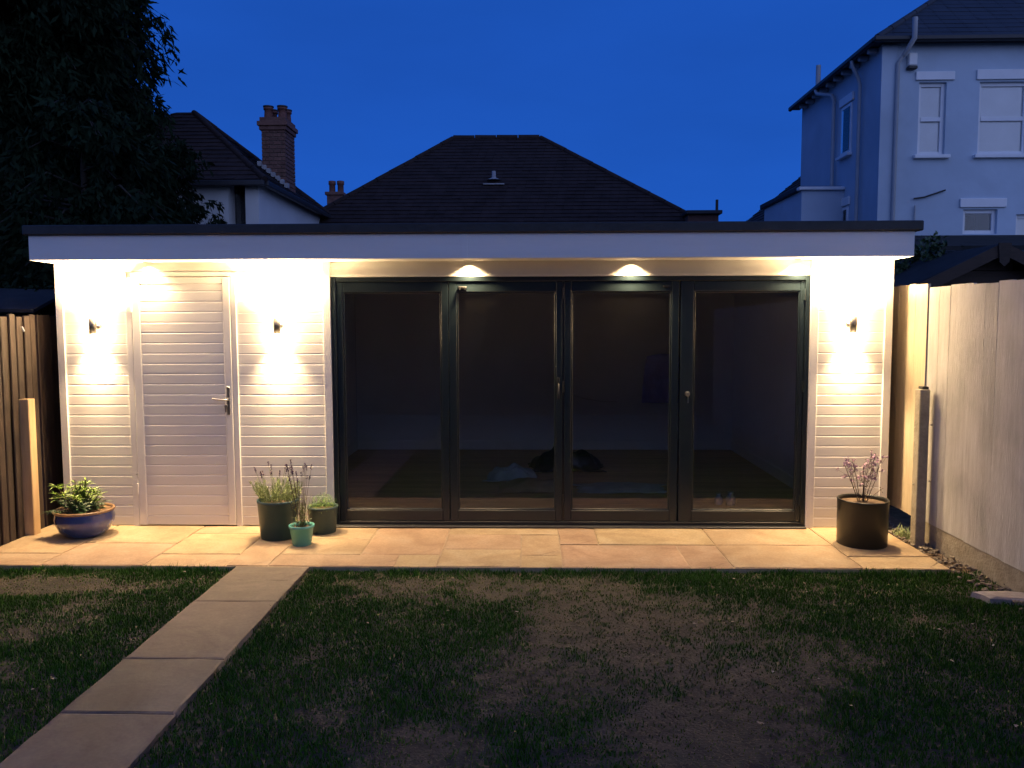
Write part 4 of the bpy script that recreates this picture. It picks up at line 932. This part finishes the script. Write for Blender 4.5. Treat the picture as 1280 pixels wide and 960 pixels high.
pipe([(Hx - .19, 5.95, Hz - .03), (Hx - .185, 5.95, Hz - .10), (Hx - .08, 5.95, Hz - .30), (Hx - .06, 5.95, Hz - .40), (Hx - .06, 5.95, -.1)])
pipe([(Hx - .19, 7.50, Hz - .03), (Hx - .185, 7.45, Hz - .10), (Hx - .08, 7.05, Hz - .24), (Hx - .06, 7.0, Hz - .34), (Hx - .06, 7.0, -.1)], .032)
pipe([(Hx - .12, 7.6, Hz + .0), (Hx - .12, 7.6, Hz + .42)], .04)
pipe([(5.42, Hy - .27, 5.98), (5.42, Hy - .27, 5.70), (5.36, Hy - .10, 5.52)], .036); pipe([(5.36, Hy - .10, 5.54), (5.30, Hy - .05, 5.42), (5.29, Hy - .05, -.1)], .028)
al = box('alarm_box', M['whiteplastic'], rh, 5.44, 5.565, Hy - .08, Hy - .001, 5.38, 5.56, .012); box('alarm_base', M['blackplastic'], al, 5.435, 5.57, Hy - .085, Hy - .001, 5.335, 5.378, .01)
pipe([(5.62, Hy - .03, 3.40), (5.62, Hy - .03, -.1)], .012, 'pipe', 'cable'); pipe([(5.60, Hy - .03, 3.50), (5.75, Hy - .03, 3.52), (6.05, Hy - .03, 3.62)], .012, 'gutter', 'cable')
# side extension
ex = box('side_extension', G, rh, 4.42, Hx - .003, 6.62, 8.7, -.1, 3.84)
MB().box(4.36, Hx - .003, 6.56, 6.70, 3.845, 3.90, .01).build('gutter', TW, rh); box('extension_roof', M['slate'], rh, 4.36, Hx - .003, 6.705, 8.8, 3.845, 3.93, .01)
# far gabled house between
gh = empty('gabled_cottage', 'distant dark roofed cottage left of the pale two storey house', 'house')
gx = 8.4; gy0, gy1 = 13.5, 18
b = MB(); b.add([(5.6, gy0, -.1), (11.2, gy0, -.1), (11.2, gy0, 3.9), (8.4, gy0, 6.2), (5.6, gy0, 3.9), (5.6, gy1, -.1), (11.2, gy1, -.1), (11.2, gy1, 3.9), (8.4, gy1, 6.2), (5.6, gy1, 3.9)],
    [(0, 1, 2, 3, 4), (9, 8, 7, 6, 5), (0, 4, 9, 5), (1, 6, 7, 2)]); b.build('wall', M['render_grey'], gh)
tiled_plane(gh, 'roof', [(5.2, gy1, 3.65), (5.2, gy0 - .3, 3.65), (8.4, gy0 - .3, 6.3), (8.4, gy1, 6.3)], M['rooftile'], .3, .25, kind='stuff'); tiled_plane(gh, 'roof', [(11.6, gy0 - .3, 3.65), (11.6, gy1, 3.65), (8.4, gy1, 6.3), (8.4, gy0 - .3, 6.3)], M['rooftile'], .3, .25, kind='stuff')
vb = MB(); vb.add([(5.25, gy0 - .32, 3.50), (8.4, gy0 - .32, 6.10), (8.4, gy0 - .32, 6.26), (5.25, gy0 - .32, 3.66), (5.25, gy0 - .29, 3.50), (8.4, gy0 - .29, 6.10), (8.4, gy0 - .29, 6.26), (5.25, gy0 - .29, 3.66)], [(0, 1, 2, 3), (7, 6, 5, 4), (0, 4, 5, 1), (3, 2, 6, 7), (0, 3, 7, 4)]); vb.build('bargeboard', M['gutter'], gh)
w_ = box('window', TW, gh, 6.25, 6.8, gy0 - .05, gy0 - .001, 3.3, 4.2, .01); box('pane', M['glass'], w_, 6.32, 6.73, gy0 - .06, gy0 - .052, 3.36, 4.14)

# brown shed right
sh = empty('garden_shed', 'dark brown timber shed with felt gable roof beyond the right fence', 'shed')
sx, sy0, sy1 = 4.47, 1.2, 4.2; sw = 1.05; sz0, szr = 1.92, 2.42
n_ = int(sw * 2 / .12)
for k in range(18):
    z0 = -.1 + k * .135; z1 = z0 + .131
    if z0 > szr - .1: break
    half = sw if z1 <= sz0 else max(.05, sw * (szr - z1) / (szr - sz0))
    box('shed_board', M['shedwood'], sh, sx - half, sx + half, sy0, sy0 + .016, z0, z1, .003)
box('wall', M['shedwood'], sh, sx - sw, sx - sw + .02, sy0 + .02, sy1, -.1, sz0); box('wall', M['shedwood'], sh, sx + sw - .02, sx + sw, sy0 + .02, sy1, -.1, sz0); box('wall', M['shedwood'], sh, sx - sw, sx + sw, sy1, sy1 + .02, -.1, sz0)
def slab_between(mb, a, b, c, d, t):
    a, b, c, d = map(Vector, (a, b, c, d)); n = (b - a).cross(d - a).normalized() * t
    vs = [a, b, c, d, a + n, b + n, c + n, d + n]; mb.add(vs, [(3, 2, 1, 0), (4, 5, 6, 7), (0, 1, 5, 4), (1, 2, 6, 5), (2, 3, 7, 6), (3, 0, 4, 7)])
b = MB(); slope = (szr - sz0) / sw; ex_ = .22
slab_between(b, (sx - sw - ex_, sy1 + .1, sz0 - ex_ * slope), (sx - sw - ex_, sy0 - .16, sz0 - ex_ * slope), (sx, sy0 - .16, szr), (sx, sy1 + .1, szr), .02); b.build('roof', M['felt'], sh)
b = MB(); slab_between(b, (sx + sw + ex_, sy0 - .16, sz0 - ex_ * slope), (sx + sw + ex_, sy1 + .1, sz0 - ex_ * slope), (sx, sy1 + .1, szr), (sx, sy0 - .16, szr), .02); b.build('roof', M['felt'], sh)
for s in (-1, 1):
    b = MB(); a0 = Vector((sx + s * (sw + ex_), sy0 - .185, sz0 - ex_ * slope - .03)); a1 = Vector((sx + s * .05, sy0 - .185, szr - .03)); up = Vector((0, 0, .085))
    vs = [a0 - up, a1 - up, a1 + up * .4, a0 + up * .4]; vs += [v + Vector((0, .022, 0)) for v in vs]; f_ = [(0, 1, 2, 3), (7, 6, 5, 4), (0, 4, 5, 1), (1, 5, 6, 2), (2, 6, 7, 3), (3, 7, 4, 0)]
    b.add(vs, f_); b.build('bargeboard', M['shedwood'], sh)
b = MB(); b.add([(sx - .06, sy0 - .20, szr + .02), (sx + .06, sy0 - .20, szr + .02), (sx + .045, sy0 - .20, szr - .16), (sx, sy0 - .20, szr - .20), (sx - .045, sy0 - .20, szr - .16)] + [(sx - .06, sy0 - .187, szr + .02), (sx + .06, sy0 - .187, szr + .02), (sx + .045, sy0 - .187, szr - .16), (sx, sy0 - .187, szr - .20), (sx - .045, sy0 - .187, szr - .16)], [(4, 3, 2, 1, 0), (5, 6, 7, 8, 9), (0, 1, 6, 5), (1, 2, 7, 6), (2, 3, 8, 7), (3, 4, 9, 8), (4, 0, 5, 9)]); b.build('finial', M['shedwood'], sh)
# lower dark garage behind the shed
gr_ = empty('felt_roofed_garage', 'low dark flat roofed garage between the shed and the pale house', 'garage')
box('wall', M['brick'], gr_, 4.3, 9.5, 4.5, 5.1, -.1, 2.62); b = MB(); slab_between(b, (4.2, 4.25, 2.66), (9.6, 4.25, 2.66), (9.6, 5.2, 2.90), (4.2, 5.2, 2.90), .06); b.build('roof', M['felt'], gr_)
# neighbour shed roof left beyond the fence
ns = empty('neighbour_shed', 'low dark shed roof just beyond the left fence', 'shed')
box('wall', M['shedwood'], ns, -6.6, -4.45, .5, 2.0, -.1, 1.78); b = MB(); slab_between(b, (-6.8, .25, 1.84), (-4.36, .25, 1.80), (-4.7, 1.4, 2.02), (-6.4, 1.4, 2.06), .03); b.build('roof', M['felt'], ns)

# ------------------------------------------------------------ the house behind the viewer (seen only as a reflection)
bh = empty('rear_house', 'dark brick house behind the viewer, mirrored faintly in the glass doors', 'house')
RH = -12.2
box('extension', M['brickwall'], bh, -7.2, 7.2, RH + .003, -8.7, -.1, 2.62); box('extension_roof', M['edpm'], bh, -7.3, 7.3, RH + .003, -8.6, 2.623, 2.76, .01)
for (a, b, c, d) in [(-1.2, .9, .1, 2.2), (-5.0, -3.4, 1.0, 2.2), (2.6, 4.0, 1.0, 2.2)]:
    w_ = box('window', M['gutter'], bh, a, b, -8.699, -8.63, c, d, .01); box('pane', M['darkroom'], w_, a + .07, b - .07, -8.629, -8.62, c + .07, d - .07)
holes = [(-4.4, -2.8, 3.6, 4.8), (1.4, 2.8, 3.6, 4.8)]
wb = wall_holes(-7.5, 7.5, -.1, 5.1, RH, RH - .2, [], M['brickwall'], bh)
for (a, b, c, d) in holes:
    w_ = box('window', M['gutter'], bh, a, b, RH + .001, RH + .07, c, d, .01); box('pane', M['darkroom'], w_, a + .07, b - .07, RH + .071, RH + .08, c + .07, d - .07)
box('wall', M['brickwall'], bh, -7.5, 7.5, -20, RH - .201, -.1, 5.1)
tiled_plane(bh, 'roof', [(7.8, -11.9, 5.1), (-7.8, -11.9, 5.1), (-5, -16.2, 7.6), (5, -16.2, 7.6)], M['rooftile'], .6, .5, kind='stuff'); tiled_plane(bh, 'roof', [(-7.8, -20.5, 5.1), (7.8, -20.5, 5.1), (5, -16.2, 7.6), (-5, -16.2, 7.6)], M['rooftile'], .6, .5, kind='stuff')
tiled_plane(bh, 'roof', [(-7.8, -11.9, 5.1), (-7.8, -20.5, 5.1), (-5, -16.2, 7.6)], M['rooftile'], .6, .5, kind='stuff'); tiled_plane(bh, 'roof', [(7.8, -20.5, 5.1), (7.8, -11.9, 5.1), (5, -16.2, 7.6)], M['rooftile'], .6, .5, kind='stuff')
